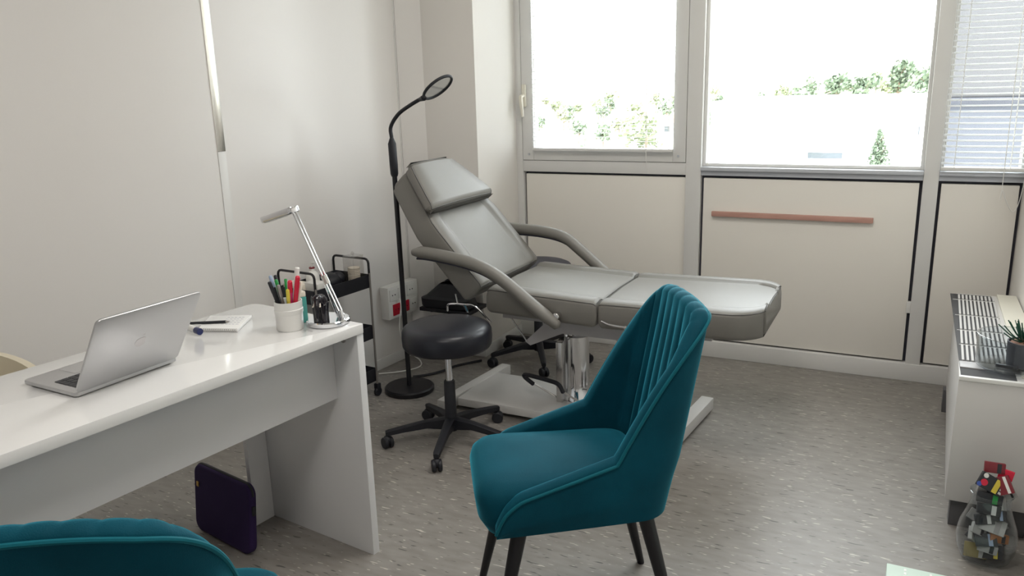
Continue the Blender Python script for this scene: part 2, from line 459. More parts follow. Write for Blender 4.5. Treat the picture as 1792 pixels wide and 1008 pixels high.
# windows: frame > pane
def window(n, x0, x1, z0, z1, w, y0, y1, m, frame_in=None):
    f = struct('window_%d' % n, frame_rect(BM(), x0, x1, z0, z1, w, y0, y1), m)
    obj('pane', add_box(BM(), x0 + w, x1 - w, (y0 + y1) / 2 - 0.003, (y0 + y1) / 2 + 0.003, z0 + w, z1 - w), pane_glass, f)
    return f
w1 = window(1, -1.943, -1.032, 1.014, 2.415, 0.066, YW - 0.012, YW + 0.06, alu_white)
w1.data.materials[0] = alu_white
bm = add_box(BM(), -1.936, -1.912, YW - 0.03, YW - 0.012, 1.30, 1.42, 0.006)
add_tube(bm, [(-1.926, YW - 0.028, 1.36), (-1.928, YW - 0.052, 1.355), (-1.926, YW - 0.056, 1.33), (-1.918, YW - 0.056, 1.25)], [0.011, 0.011, 0.011, 0.008], 10, round_ends=True)
obj('handle', bm, cream_plastic, w1)
bm = BM()
for x in (-1.905, -1.07): add_disc(bm, 0.006, 0, 0.004, (x, YW - 0.012, 1.045), 0.001, 14, Matrix.Rotation(R(90), 4, 'X'))
obj('screw_cap', bm, alu_grey, w1)
w2 = window(2, -0.953, 0.045, 0.994, 2.415, 0.016, YW + 0.02, YW + 0.07, alu_white)
w3 = window(3, 0.107, XR, 0.994, 2.415, 0.016, YW + 0.02, YW + 0.07, alu_white)

# ------------------------------------------------------------------ blinds
def blind(name_label, x0, x1, zb, zt, y, pitch, tilt, width, ladders, wand=None):
    r = thing('venetian_blind', name_label, 'blind', ((x0 + x1) / 2, y, zt))
    bm = BM(); n = int((zt - 0.05 - zb) / pitch)
    for i in range(n):
        z = zb + 0.012 + pitch * (i + 0.6)
        c, s = math.cos(tilt) * width / 2, math.sin(tilt) * width / 2
        ring = [(-c, -s), (-c * 0.4, -s * 0.4 + 0.0016), (c * 0.4, s * 0.4 + 0.0016), (c, s), (c * 0.4, s * 0.4 + 0.0009), (-c * 0.4, -s * 0.4 + 0.0009)]
        add_loft(bm, [[(xx, y + a, z + b) for a, b in ring] for xx in (x0, x1)])
    obj('slats', bm, slat_mat, r)
    obj('headrail', add_box(BM(), x0 - 0.005, x1 + 0.005, y - 0.018, y + 0.018, zt - 0.03, zt, 0.002), alu_white, r)
    obj('bottom_rail', add_box(BM(), x0, x1, y - 0.012, y + 0.012, zb - 0.006, zb + 0.010, 0.004), alu_white, r)
    for lx in ladders:
        for dy in (-width / 2 - 0.001, width / 2 + 0.001): obj('ladder_cord', add_tube(BM(), [(lx, y + dy, zb), (lx, y + dy, zt - 0.02)], 0.0011, 5), white_plastic, r)
    if wand:
        bm = BM()
        add_tube(bm, smooth_path(wand), 0.0016, 6)
        obj('pull_cord', bm, white_plastic, r)
    return r
blind('white venetian blind lowered with open slats over the left window beside the pier', -1.872, -1.094, 1.072, 2.40, YW - 0.03, 0.0215, R(4), 0.016,
      (-1.855, -1.115), [(-1.225, YW - 0.045, 2.3), (-1.23, YW - 0.045, 1.2), (-1.222, YW - 0.045, 0.96)])
blind('white venetian blind with closer tilted slats over the narrow right window', 0.108, XR - 0.005, 1.005, 2.40, YW - 0.028, 0.0245, R(20), 0.021,
      (0.16, 0.37, 0.112), [(0.345, YW - 0.045, 2.3), (0.348, YW - 0.045, 1.0), (0.352, YW - 0.05, 0.92), (0.40, YW - 0.05, 0.83), (0.424, YW - 0.05, 0.95), (0.425, YW - 0.05, 1.2)])
# guide cord of the middle window blind, drawn up out of the way
r = thing('venetian_blind', 'raised white blind of the wide middle window showing only its thin guide cord', 'blind', (-0.45, YW, 2.4))
obj('headrail', add_box(BM(), -0.94, 0.03, YW - 0.018, YW + 0.014, 2.37, 2.40, 0.002), alu_white, r)
bm = BM()
for i in range(14): add_box(bm, -0.935, 0.028, YW - 0.014, YW + 0.010, 2.30 + i * 0.005, 2.3035 + i * 0.005)
obj('slats', bm, slat_mat, r)
obj('guide_cord', add_tube(BM(), [(-0.926, YW + 0.012, 0.995), (-0.926, YW + 0.012, 2.38)], 0.0012, 6), cream_plastic, r)

# ------------------------------------------------------------------ wooden batten on the middle panel
bm = add_box(BM(), -0.892, -0.145, YW - 0.018, YW + 0.004, 0.7475, 0.7715, 0.002)
tag(obj('wooden_rail', bm, wood_rail, origin=(-0.52, YW, 0.76)), 'long thin pinkish wooden rail fixed across the middle white panel below the window', 'rail')

# ------------------------------------------------------------------ unseen ceiling panels, added overhead as fill light
for k, (x, y) in enumerate(((-0.55, 0.5), (-0.75, 2.3))):
    t = thing('fill_panel', ['unseen square fill panel added above the camera side', 'unseen square fill panel added nearest the windows'][k], 'lamp', (x, y, HC))
    obj('frame', frame_rect(BM(), -0.3, 0.3, -0.3, 0.3, 0.02, 0, 0.012).__class__ and add_box(BM(), x - 0.31, x + 0.31, y - 0.31, y + 0.31, HC - 0.014, HC - 0.001, 0.002), alu_white, t)
    obj('fill_face', add_box(BM(), x - 0.29, x + 0.29, y - 0.29, y + 0.29, HC - 0.018, HC - 0.0135), fill_emit, t)
    lo = area('fill_panel_light', (x, y, HC - 0.03), (0, 0, 0), 0.56, 0.56, PANEL_W, FILL)

# ------------------------------------------------------------------ desk (turned 7 degrees with the wall)
DA = R(7)
DC = Vector((-1.397, 1.787, 0))                 # front right corner on plan
DX = Vector((math.sin(DA), math.cos(DA), 0))    # along the desk, away from the camera
DY = Vector((-math.cos(DA), math.sin(DA), 0))   # from front edge to wall
DM = Matrix(((DX.x, DY.x, 0, DC.x), (DX.y, DY.y, 0, DC.y), (0, 0, 1, 0), (0, 0, 0, 1)))  # (along, depth, z)
desk = thing('desk', 'long glossy white desk with side panels carrying the laptop', 'desk', (DC.x, DC.y, 0))
DL = 1.55; DD = 0.485; TH = 0.028
poly = rrect(-DL, 0, 0, DD, 0.004, 2)
poly = []
for cx, cy, a0, r in ((-0.004, DD - 0.03, 0, 0.03), (-DL + 0.03, DD - 0.03, 90, 0.03), (-DL + 0.004, 0.004, 180, 0.004), (-0.004, 0.004, 270, 0.004)):
    cx2 = cx if r < 0.01 else (-0.03 if a0 == 0 else cx)
    for j in range(7):
        a = R(a0 + 15 * j); poly.append((cx2 + r * math.cos(a), cy + r * math.sin(a)))
obj('tabletop', add_prism(BM(), poly, 0.75 - TH, 0.75, DM, 0.0015), desk_white, desk, angle=50)
# end panels
pn = obj('side_panel', add_box(BM(), -0.026, 0.0, 0.004, DD, 0, 0.75 - TH - 0.0005, 0.001, mtx=DM), desk_side, desk)
obj('side_panel', add_box(BM(), -DL, -DL + 0.026, 0.004, DD, 0, 0.75 - TH - 0.0005, 0.001, mtx=DM), desk_side, desk)
obj('apron', add_box(BM(), -DL + 0.026, -0.0265, 0.105, 0.123, 0.505, 0.75 - TH - 0.0005, 0.001, mtx=DM), desk_side, desk)
obj('corner_board', add_box(BM(), -0.105, -0.0265, DD - 0.019, DD - 0.001, 0, 0.75 - TH - 0.0005, 0.001, mtx=DM), desk_side, desk)
obj('connector', add_disc(BM(), 0.009, -0.005, 0, (0, 0, 0), 0.001, 16, DM @ Matrix.Translation((-0.118, 0.100, 0.700)) @ Matrix.Rotation(R(90), 4, 'X')), dull_metal, desk)
obj('connector', add_disc(BM(), 0.009, -0.004, 0.001, (0, 0, 0), 0.001, 16, DM @ Matrix.Translation((-0.0265, 0.060, 0.698)) @ Matrix.Rotation(R(90), 4, 'Y')), dull_metal, desk)

# ------------------------------------------------------------------ laptop
P1 = Vector((-1.649, 1.056, 0.7505)); P2 = Vector((-1.638, 1.330, 0.7505))
lt = thing('laptop', 'open silver laptop standing on the white desk', 'laptop', tuple((P1 + P2) / 2))
ax = (P2 - P1).normalized(); ux = Vector((-ax.y, ax.x, 0))     # ux points to the user (wall side)
LW = (P2 - P1).length; LD = 0.205
LM = Matrix(((ax.x, ux.x, 0, P1.x), (ax.y, ux.y, 0, P1.y), (0, 0, 1, P1.z), (0, 0, 0, 1)))
bm = add_prism(BM(), rrect(0, LW, 0, LD, 0.010), 0.0025, 0.0125, LM, 0.003)
base = obj('base', bm, laptop_alu, lt)
obj('foot_pads', add_prism(BM(), rrect(0.01, LW - 0.01, 0.01, LD - 0.01, 0.01), 0, 0.003, LM), laptop_dark, lt)
bm = BM(); kw = LW - 0.045
for row in range(6):
    for c in range(14):
        x0 = 0.0225 + c * kw / 14; y0 = 0.018 + row * 0.0165
        if row == 5 and 3 < c < 9:
            if c == 4: add_box(bm, x0 + 0.001, x0 + 5 * kw / 14 - 0.001, y0 + 0.001, y0 + 0.0155, 0.0125, 0.0140, mtx=LM)
            continue
        add_box(bm, x0 + 0.001, x0 + kw / 14 - 0.001, y0 + 0.001, y0 + 0.0155 - (0.006 if row == 0 else 0), 0.0125, 0.0140, mtx=LM)
obj('keyboard', bm, laptop_dark, lt)
obj('trackpad', add_prism(BM(), rrect(LW / 2 - 0.055, LW / 2 + 0.055, 0.128, 0.195, 0.004), 0.0124, 0.0130, LM), laptop_alu, lt)
lid_dir = Vector((-0.53, 0.848))          # (towards user is +, z): the lid leans away from the user
lt_ang = math.atan2(0.195, -0.128)
LID = LM @ Matrix.Translation((0, 0.004, 0.010)) @ Matrix.Rotation(lt_ang, 4, 'X')
LH = 0.226
bm = add_prism(BM(), rrect(0.0, LW, 0.004, LH, 0.012), -0.0025, 0.0035, LID, 0.0015)
lid = obj('lid', bm, laptop_alu, lt)
obj('screen', add_prism(BM(), rrect(0.008, LW - 0.008, 0.014, LH - 0.008, 0.004), -0.0032, -0.0024, LID), screen_glass, lid)
# small round fruit-shaped emblem with a leaf, faint on the lid
em = []
for k in range(28):
    a = 2 * PI * k / 28; rr = 0.0155 * (1 - 0.09 * math.cos(2 * a) * 0 - 0.12 * max(0, math.sin(a)) ** 8 - 0.08 * max(0, -math.sin(a)) ** 10)
    x = rr * math.cos(a); y = rr * math.sin(a) * 1.02
    d = math.hypot(x - 0.0185, y - 0.002)
    if d < 0.0085 and x > 0: x = 0.0185 - (0.0085 ** 2 - (y - 0.002) ** 2) ** 0.5
    em.append((LW / 2 + x, LH / 2 + y))
bm = add_prism(BM(), em, 0.0035, 0.00385, LID)
add_prism(bm, [(LW / 2 + 0.0005, LH / 2 + 0.0165), (LW / 2 + 0.006, LH / 2 + 0.0185), (LW / 2 + 0.0065, LH / 2 + 0.024), (LW / 2 + 0.001, LH / 2 + 0.022)], 0.0035, 0.00385, LID)
obj('emblem', bm, logo_grey, lid)

# ------------------------------------------------------------------ notebook, pencil, small flash drive / lens cap
def flat_poly(pts, z0, z1): return add_prism(BM(), [(p[0], p[1]) for p in pts], z0, z1)
NBC = Vector((-1.79, 1.625, 0.7505)); 
nb = thing('notebook', 'open white notepad with spiral edge lying on the desk behind the laptop', 'notebook', tuple(NBC))
a = (-1.686, 1.583); b = (-1.760, 1.715); c = (-1.875, 1.66); d = (-1.802, 1.545)
obj('pages', add_prism(BM(), [a, b, c, d], 0.7503, 0.7575, bevel=0.0008), paper, nb)
bm = BM()
av, dv = Vector((*a, 0.755)), Vector((*d, 0.755))
for k in range(18):
    p = av.lerp(dv, (k + 0.7) / 19); pts = []
    for q in range(10):
        t = 2 * PI * q / 10; pts.append(p + Vector((0.004 * math.cos(t) * -0.5, 0.004 * math.cos(t) * -0.86, 0.004 * math.sin(t) + 0.0005)))
    add_tube(bm, pts, 0.0005, 5, closed=True)
obj('spiral', bm, dull_metal, nb)
bm = BM(); rl = random.Random(3)
bv = Vector((*b, 0.7577))
for row in range(5):
    s = Vector((*a, 0.7577)).lerp(bv, 0.35 + row * 0.12); e = Vector((*d, 0.7577)).lerp(Vector((*c, 0.7577)), 0.35 + row * 0.12)
    for w in range(5):
        t0 = 0.1 + w * 0.09 + rl.random() * 0.02; q0 = s.lerp(e, t0); q1 = s.lerp(e, t0 + 0.06)
        pts = [q0.lerp(q1, j / 5) + Vector((0, 0.0012 * rl.uniform(-1, 1), 0)) for j in range(6)]
        add_tube(bm, pts, 0.0003, 4)
obj('handwriting', bm, ink, nb)
# pencil on the notebook
q1 = Vector((-1.757, 1.625, 0.7620)); q0 = Vector((-1.868, 1.560, 0.7620)); dd = (q1 - q0).normalized()
pc = thing('pencil', 'thick black pencil lying across the white notepad', 'pencil', tuple(q0))
obj('barrel', add_tube(BM(), [q0, q1 - dd * 0.012], 0.0042, 6), black_matte, pc)
obj('tip', add_tube(BM(), [q1 - dd * 0.012, q1], [0.0040, 0.0006], 8), dull_metal, pc)
# small dark blue capped tube
q = Vector((-1.765, 1.518, 0.7615)); dv2 = Vector((-0.95, 0.3, 0)).normalized()
tb = thing('marker', 'white marker with a round navy cap lying right beside the laptop lid', 'pen', tuple(q))
obj('cap', add_tube(BM(), [q, q - dv2 * 0.004, q + dv2 * 0.02], [0.0095, 0.0095, 0.0095], 16), navy_p, tb)
obj('barrel', add_tube(BM(), [q + dv2 * 0.02, q + dv2 * 0.085], 0.0085, 16), white_plastic, tb)

# ------------------------------------------------------------------ pen pot and pens
PC = Vector((-1.566, 1.668, 0.7505))
pot = thing('pen_pot', 'round off-white plastic pot full of pens at the desk end', 'pot', tuple(PC))
bm = BM(); prof = []
H_ = 0.083; ro = 0.0375
n = 60; t = bmesh.new(); rings = []
zs = [0, 0.003, 0.045, 0.046, 0.049, 0.060, 0.062, 0.068, H_]
for iz, z in enumerate(zs):
    ring = []
    for k in range(n):
        rr = ro + 0.002 * z / H_
        if z <= 0.045: rr += (-0.0007 if k % 2 else 0.0003)
        if 0.046 < z < 0.062: rr += 0.0016
        ring.append((PC.x + rr * math.cos(2 * PI * k / n), PC.y + rr * math.sin(2 * PI * k / n), PC.z + z))
    rings.append(ring)
for z, rr in ((H_, ro - 0.001), (0.004, ro - 0.003)):
    rings.append([(PC.x + rr * math.cos(2 * PI * k / n), PC.y + rr * math.sin(2 * PI * k / n), PC.z + z) for k in range(n)])
add_loft(bm, rings, cap=True)
obj('body', bm, white_plastic, pot)
pens = [ # dx, dy lean, length, radius, body material, top material, label, kind
    (-0.026, -0.010, -0.30, -0.10, 0.128, 0.0050, black_matte, lightblue_p, 'black pen with pale blue clip leaning furthest left in the pot', 'pen'),
    (-0.018, 0.004, -0.26, 0.05, 0.126, 0.0048, navy_p, black_matte, 'navy pen leaning left in the pot behind the black one', 'pen'),
    (-0.012, -0.014, -0.18, -0.15, 0.118, 0.0052, black_matte, black_matte, 'plain black marker in the front left of the pen pot', 'pen'),
    (-0.006, 0.010, -0.12, 0.10, 0.114, 0.0042, green_p, green_p, 'green pen standing at the back of the pen pot', 'pen'),
    (-0.004, -0.006, -0.16, -0.05, 0.118, 0.0046, dark_card, green_p, 'dark green pen in the middle of the pen pot', 'pen'),
    (0.004, -0.012, -0.10, -0.10, 0.108, 0.0045, dull_metal, dull_metal, 'silver grey pen in the middle front of the pot', 'pen'),
    (0.002, 0.002, 0.02, 0.04, 0.112, 0.0050, white_plastic, white_plastic, 'short white pen at the middle of the pen pot', 'pen'),
    (0.014, -0.006, 0.10, -0.05, 0.118, 0.0065, pink_p, red_p, 'magenta marker leaning right in the pen pot', 'pen'),
    (0.022, 0.000, 0.20, 0.00, 0.130, 0.0065, red_p, red_p, 'bright red marker leaning furthest right in the pen pot', 'pen'),
    (0.018, -0.016, 0.10, -0.10, 0.100, 0.0050, yellow_p, yellow_p, 'short yellow pen at the front right rim of the pot', 'pen'),
    (0.008, 0.016, 0.06, 0.10, 0.142, 0.0070, white_plastic, white_plastic, 'tall white cylinder pen rising above the others in the pot', 'pen'),
    (0.026, 0.010, 0.18, 0.12, 0.112, 0.0048, cotton, cotton, 'cream pen at the right back of the pen pot', 'pen'),
]
for dx, dy, lx, ly, L_, r_, m1, m2, lab, cat in pens:
    s = PC + Vector((dx * 0.45, dy * 0.45, 0.0045 + r_ * 0.3)); dirv = Vector((lx + dx * 3, ly + dy * 3, 1)).normalized()
    # keep it inside the rim
    at_rim = s + dirv * (H_ / dirv.z); off = (at_rim - PC); off.z = 0
    lim = ro - 0.003 - r_
    if off.length > lim:
        tgt = PC + off.normalized() * lim + Vector((0, 0, H_)); dirv = (tgt - s).normalized()
    L_ *= 1.2; e = s + dirv * L_
    pn_ = thing('pen', lab, cat, tuple(s))
    obj('barrel', add_tube(BM(), [s, s + dirv * 0.01, s + dirv * (L_ - 0.035)], [r_ * 0.35, r_, r_], 10), m1, pn_)
    obj('cap', add_tube(BM(), [s + dirv * (L_ - 0.035), e - dirv * 0.003, e], [r_ * 1.08, r_ * 1.05, r_ * 0.7], 10), m2, pn_)

# turquoise box with white cap, behind the pot
bx = thing('glue_box', 'small turquoise and white box standing between the pen pot and the chrome lamp', 'box', (-1.580, 1.737, 0.7505))
Mx = Matrix.Translation((-1.580, 1.737, 0.7505)) @ Matrix.Rotation(R(-25), 4, 'Z')
obj('body', add_box(BM(), -0.018, 0.018, -0.010, 0.010, 0, 0.078, 0.002, mtx=Mx), teal_plastic, bx)
obj('lid', add_box(BM(), -0.0175, 0.0175, -0.0095, 0.0095, 0.078, 0.094, 0.003, mtx=Mx), cotton, bx)
bm = add_box(BM(), -0.012, 0.017, -0.0106, -0.0098, 0.036, 0.05, mtx=Mx); add_box(bm, -0.012, 0.017, -0.0106, -0.0098, 0.016, 0.028, mtx=Mx)
obj('label_print', bm, dark_card, bx)

# ------------------------------------------------------------------ chrome desk lamp
LB = Vector((-1.497, 1.752, 0.7505))
dl = thing('desk_lamp', 'slim chrome desk lamp with round base on the desk corner', 'lamp', tuple(LB))
add = add_disc(BM(), 0.063, 0, 0.016, LB, 0.003, 48); obj('base', add, chrome, dl)
A0 = Vector((-1.458, 1.768, 0.775)); A1 = Vector((-1.603, 1.768, 1.075))
bm = BM()
dv = (A1 - A0).normalized(); sd_ = Vector((0.55, 0.80, 0)).normalized()
for sg in (-1, 1): add_tube(bm, [A0 + sd_ * 0.0045 * sg, A1 + sd_ * 0.0045 * sg], 0.0035, 10)
obj('arm', bm, chrome, dl)
obj('hinge', add_tube(BM(), [A0 - Vector((0, 0, 0.010)), A0 + dv * 0.014], 0.0085, 12), chrome, dl)
obj('collar', add_tube(BM(), [A0.lerp(A1, 0.30), A0.lerp(A1, 0.38)], 0.0095, 12), brushed, dl)
obj('brace', add_tube(BM(), [A0.lerp(A1, 0.31) - Vector((0.010, 0, 0)), A0 + Vector((-0.012, 0, -0.012))], 0.0035, 8), chrome, dl)
HM = Matrix.Translation(A1 + Vector((0.004, 0, 0.004))) @ Matrix.Rotation(R(-17), 4, 'Y')
hd = obj('lamp_head', add_prism(BM(), rrect(-0.130, 0.008, -0.022, 0.022, 0.018), -0.008, 0.010, HM, 0.003), chrome, dl)
obj('led_strip', add_prism(BM(), rrect(-0.122, -0.03, -0.015, 0.015, 0.012), -0.0095, -0.0075, HM), led, hd)

# ------------------------------------------------------------------ elephant figurine on the lamp base
EM = Matrix.Translation((-1.500, 1.728, 0.7672)) @ Matrix.Rotation(R(-62), 4, 'Z') @ Matrix.Scale(1.32, 4)   # local +x is forward
el = thing('elephant_figurine', 'tiny black elephant figurine standing on the chrome lamp base', 'figurine', (-1.500, 1.728, 0.7672))
bm = BM()
add_ball(bm, (0, 0, 0.040), (0.022, 0.0145, 0.0165)); add_ball(bm, (-0.008, 0, 0.040), (0.016, 0.014, 0.016)); add_ball(bm, (0.024, 0, 0.051), (0.0115, 0.0105, 0.0125))
add_tube(bm, smooth_path([(0.010, 0, 0.046), (0.022, 0, 0.050)], 3), 0.011, 12)
add_tube(bm, smooth_path([(0.030, 0, 0.050), (0.038, 0, 0.038), (0.039, 0, 0.024), (0.041, 0, 0.012), (0.046, 0, 0.010)], 5), [0.0062 - 0.0038 * k / 20 for k in range(21)], 10, round_ends=True)
for sx, sy in ((0.013, 0.0085), (0.013, -0.0085), (-0.014, 0.0085), (-0.014, -0.0085)):
    add_tube(bm, [(sx, sy, 0.036), (sx + 0.002, sy, 0.018), (sx, sy, 0.003), (sx, sy, 0.0)], [0.0078, 0.0058, 0.0060, 0.0062], 12)
for sy in (-1, 1): add_ball(bm, (0.018, sy * 0.013, 0.048), (0.007, 0.0024, 0.0115), mtx=Matrix.Rotation(sy * R(-25), 4, 'Z'))
add_tube(bm, smooth_path([(-0.022, 0, 0.048), (-0.028, 0, 0.038), (-0.029, 0, 0.026)], 4), 0.0013, 6)
bm.transform(EM)
o = obj('body', bm, black_elephant, el)
rm = o.modifiers.new('remesh', 'REMESH'); rm.mode = 'VOXEL'; rm.voxel_size = 0.0011; rm.use_smooth_shade = True
bm = BM()
for sy in (-1, 1): add_tube(bm, smooth_path([(0.030, sy * 0.006, 0.044), (0.037, sy * 0.0075, 0.039), (0.043, sy * 0.0075, 0.041)], 4), [0.0017 - 0.0001 * k for k in range(9)], 8, round_ends=True)
bm.transform(EM); obj('tusk', bm, cotton, el)

# ------------------------------------------------------------------ teal chairs
def make_chair(label):
    """local frame: +y forward, +x to the sitter's right hand... origin on the floor"""
    c = thing('upholstered_chair', label, 'chair')
    N = 220
    def plan(t):
        """t 0..1 from one front end round the back to the other front end; returns x, y, arc-share"""
        hw, yb, yf, rc = 0.205, -0.232, 0.225, 0.085
        segs = [(yf - (yb + rc)), rc * PI / 2, 2 * (hw - rc), rc * PI / 2, (yf - (yb + rc))]
        L_ = sum(segs); d = t * L_
        if d < segs[0]:
            k = d / segs[0]; return (-hw + 0.006 * (1 - k) ** 2, yf - d)
        d -= segs[0]
        if d < segs[1]: a = PI + d / rc; return (-hw + rc + rc * math.cos(a), yb + rc + rc * math.sin(a))
        d -= segs[1]
        if d < segs[2]: return (-hw + rc + d, yb)
        d -= segs[2]
        if d < segs[3]: a = 1.5 * PI + d / rc; return (hw - rc + rc * math.cos(a), yb + rc + rc * math.sin(a))
        d -= segs[3]
        k = d / segs[4]; return (hw - 0.006 * k ** 2, yb + rc + d)
    def rim(t):
        x, y = plan(t)
        if y > -0.055:
            k = (0.225 - y) / 0.28; z = 0.430 + 0.100 * k
            if y > 0.15: z -= 0.062 * ((y - 0.15) / 0.075) ** 2.0
            return z
        k = min(1, (-0.055 - y) / 0.177)
        zz = 0.530 + 0.330 * (1 - (1 - k) ** 1.55)
        # crown: gentle hump over the middle of the back
        zz += 0.018 * max(0, 1 - (x / 0.19) ** 2) * max(0, (k - 0.6) / 0.4)
        return zz
    def pos(t, z, off=0.0):
        x, y = plan(t); e = 1e-3
        x2, y2 = plan(min(1, t + e)); x1, y1 = plan(max(0, t - e))
        tx, ty = x2 - x1, y2 - y1; L_ = math.hypot(tx, ty); nx, ny = -ty / L_, tx / L_      # inward normal
        cx = -x; 
        if nx * cx + ny * (0.1 - y) < 0: nx, ny = -nx, -ny
        x += nx * off; y += ny * off
        h = max(0, z - 0.46)
        wx = 1 - 0.10 * h
        lean = 0.185 * max(0, z - 0.42) 
        foot = 0.035 * max(0, (0.42 - z) / 0.06)
        return Vector((x * wx * (1 - foot * 0.6), (y * (1 - foot)) - lean, z))
    ts = [k / N for k in range(N + 1)]
    # outer skin
    rings = []
    for t in ts:
        zr = rim(t); col = []
        for j in range(11):
            s = j / 10; zb_ = 0.350 + 0.026 * max(0.0, min(1.0, (0.225 - plan(t)[1]) / 0.457)); z = zb_ + (zr - zb_) * s
            col.append(pos(t, z, 0.010 * (1 - s) ** 3 if s < 0.3 else 0.0))
        for ang in range(1, 6):                                   # rolled rim
            a = PI * ang / 6; rr = 0.020
            base_ = pos(t, zr, rr - rr * math.cos(a)); base_.z += rr * 0.75 * math.sin(a)
            x, y = plan(t)
            if abs(x) < 0.200 and y < -0.13:
                w = abs(math.sin(PI * (x / 0.196 * 4.0 + 0.5))); base_.z -= 0.005 * (1 - w ** 0.35) * math.sin(a)
            col.append(base_)
        for j in range(15):
            s = j / 14; z = zr + (0.400 - zr) * s
            x, y = plan(t)
            g = 0.0
            inner = 0.040
            if abs(x) < 0.200 and y < -0.10 and z > 0.43:
                ph = (x / 0.196) * 4.0
                w = abs(math.sin(PI * (ph + 0.5)))
                g = 0.017 * (1 - w ** 0.22) * min(1, (z - 0.43) / 0.02)
                inner = 0.044
            col.append(pos(t, z, inner - g * min(1.0, 0.35 + s * 3)))
        rings.append(col)
    bm = BM(); add_loft(bm, rings, cap=True, closed_ring=True)
    obj('shell', bm, velvet, c, world=False, angle=60)
    # piping along the outer rim; its lighter teal paints in the rim highlight
    pts = [pos(t, rim(t), -0.001) for t in ts]
    obj('piping', add_tube(BM(), pts, 0.0042, 8, round_ends=True), velvet_pipe_highlight, c, world=False)
    # seat cushion
    t_ = bmesh.new(); rings = []
    def seat_ring(z, ins, fr):
        out = []
        for k in range(64):
            a = 2 * PI * k / 64; ca, sa = math.cos(a), math.sin(a)
            hx, hy = 0.168 - ins, 0.222 - ins
            e = 2 / 6.0
            x = hx * math.copysign(abs(ca) ** e, ca); y = hy * math.copysign(abs(sa) ** e, sa) + 0.035
            if y > 0.0: x *= 1 + 0.11 * (y / 0.25) * (1 if z < 0.5 else 0.9)
            y += fr * max(0, sa)
            out.append(Vector((x, y, z)))
        return out
    for z, ins, fr in ((0.345, 0.02, -0.02), (0.35, 0.006, -0.012), (0.38, 0.0, 0.0), (0.43, 0.0, 0.006), (0.452, 0.004, 0.004), (0.468, 0.016, 0.0), (0.477, 0.036, 0.0), (0.482, 0.07, 0), (0.486, 0.12, 0)):
        rings.append(seat_ring(z, ins, fr))
    bm = BM(); add_loft(bm, rings, cap=True)
    obj('seat', bm, velvet, c, world=False, angle=60)
    # legs
    for sx, sy in ((-1, 1), (1, 1), (-1, -1), (1, -1)):
        top = Vector((sx * 0.150, 0.155 if sy > 0 else -0.155, 0.358 if sy > 0 else 0.380)); bot = Vector((sx * 0.190, 0.235 if sy > 0 else -0.245, 0.0))
        obj('leg', add_tube(BM(), [bot, bot.lerp(top, 0.02), top], [0.0105, 0.011, 0.0205], 14), black_metal, c, world=False)
    return c
ch = make_chair('teal velvet chair with vertically ribbed back in the middle of the room, whole and unobscured')
FW = Vector((-0.84, -0.54, 0)).normalized()
ch.rotation_euler = (0, 0, math.atan2(FW.y, FW.x) - PI / 2)
ch.location = (-0.739, 1.771, 0)
ch2 = copy_tree(ch)
ch2['label'] = 'teal velvet chair cut off by the bottom left corner, only its back top edge showing'
ch['group'] = ch2['group'] = 'teal visitor chairs'
FW2 = Vector((-0.55, 0.83, 0)).normalized()
ch2.rotation_euler = (0, 0, 0.58)
ch2.location = (-1.105, 0.775, 0)

# ------------------------------------------------------------------ cream tub chair behind the desk
tc_ = thing('tub_chair', 'cream shell chair with wooden legs behind the desk at the wall', 'chair', (-2.22, 1.06, 0), R(-95))
bm = BM(); rings = []
for k in range(41):
    a = R(-30 - 300 * 0 + 0) ; ang = R(-25 + 230 * k / 40)      # open to +y ... closed round -y
    ang = R(155 + 230 * k / 40)
    f = k / 40; e = math.sin(PI * f)
    zt = 0.60 + 0.13 * e ** 0.7
    ro_ = 0.245; ri_ = 0.222
    cs, sn = math.cos(ang), math.sin(ang)
    ring = [(ro_ * cs * 0.86, ro_ * sn * 0.86, 0.40), (ro_ * cs, ro_ * sn, 0.50), (ro_ * cs * 1.05, ro_ * sn * 1.05, zt - 0.012), (ro_ * cs * 1.04, ro_ * sn * 1.04, zt),
            (ri_ * cs * 1.05, ri_ * sn * 1.05, zt), (ri_ * cs * 1.04, ri_ * sn * 1.04, zt - 0.012), (ri_ * cs, ri_ * sn, 0.50), (ri_ * cs * 0.85, ri_ * sn * 0.85, 0.42)]
    rings.append([Vector(p) for p in ring])
add_loft(bm, rings); obj('shell', bm, cream_shell, tc_, world=False)
obj('seat', add_lathe(BM(), [(0, 0.39), (0.19, 0.39), (0.212, 0.41), (0.205, 0.44), (0.17, 0.455), (0, 0.45)]), cream_shell, tc_, world=False)
for sx, sy in ((-1, 1), (1, 1), (-1, -1), (1, -1)):
    obj('leg', add_tube(BM(), [(sx * 0.20, sy * 0.19, 0), (sx * 0.11, sy * 0.11, 0.392)], [0.010, 0.017], 12), wood_leg, tc_, world=False)

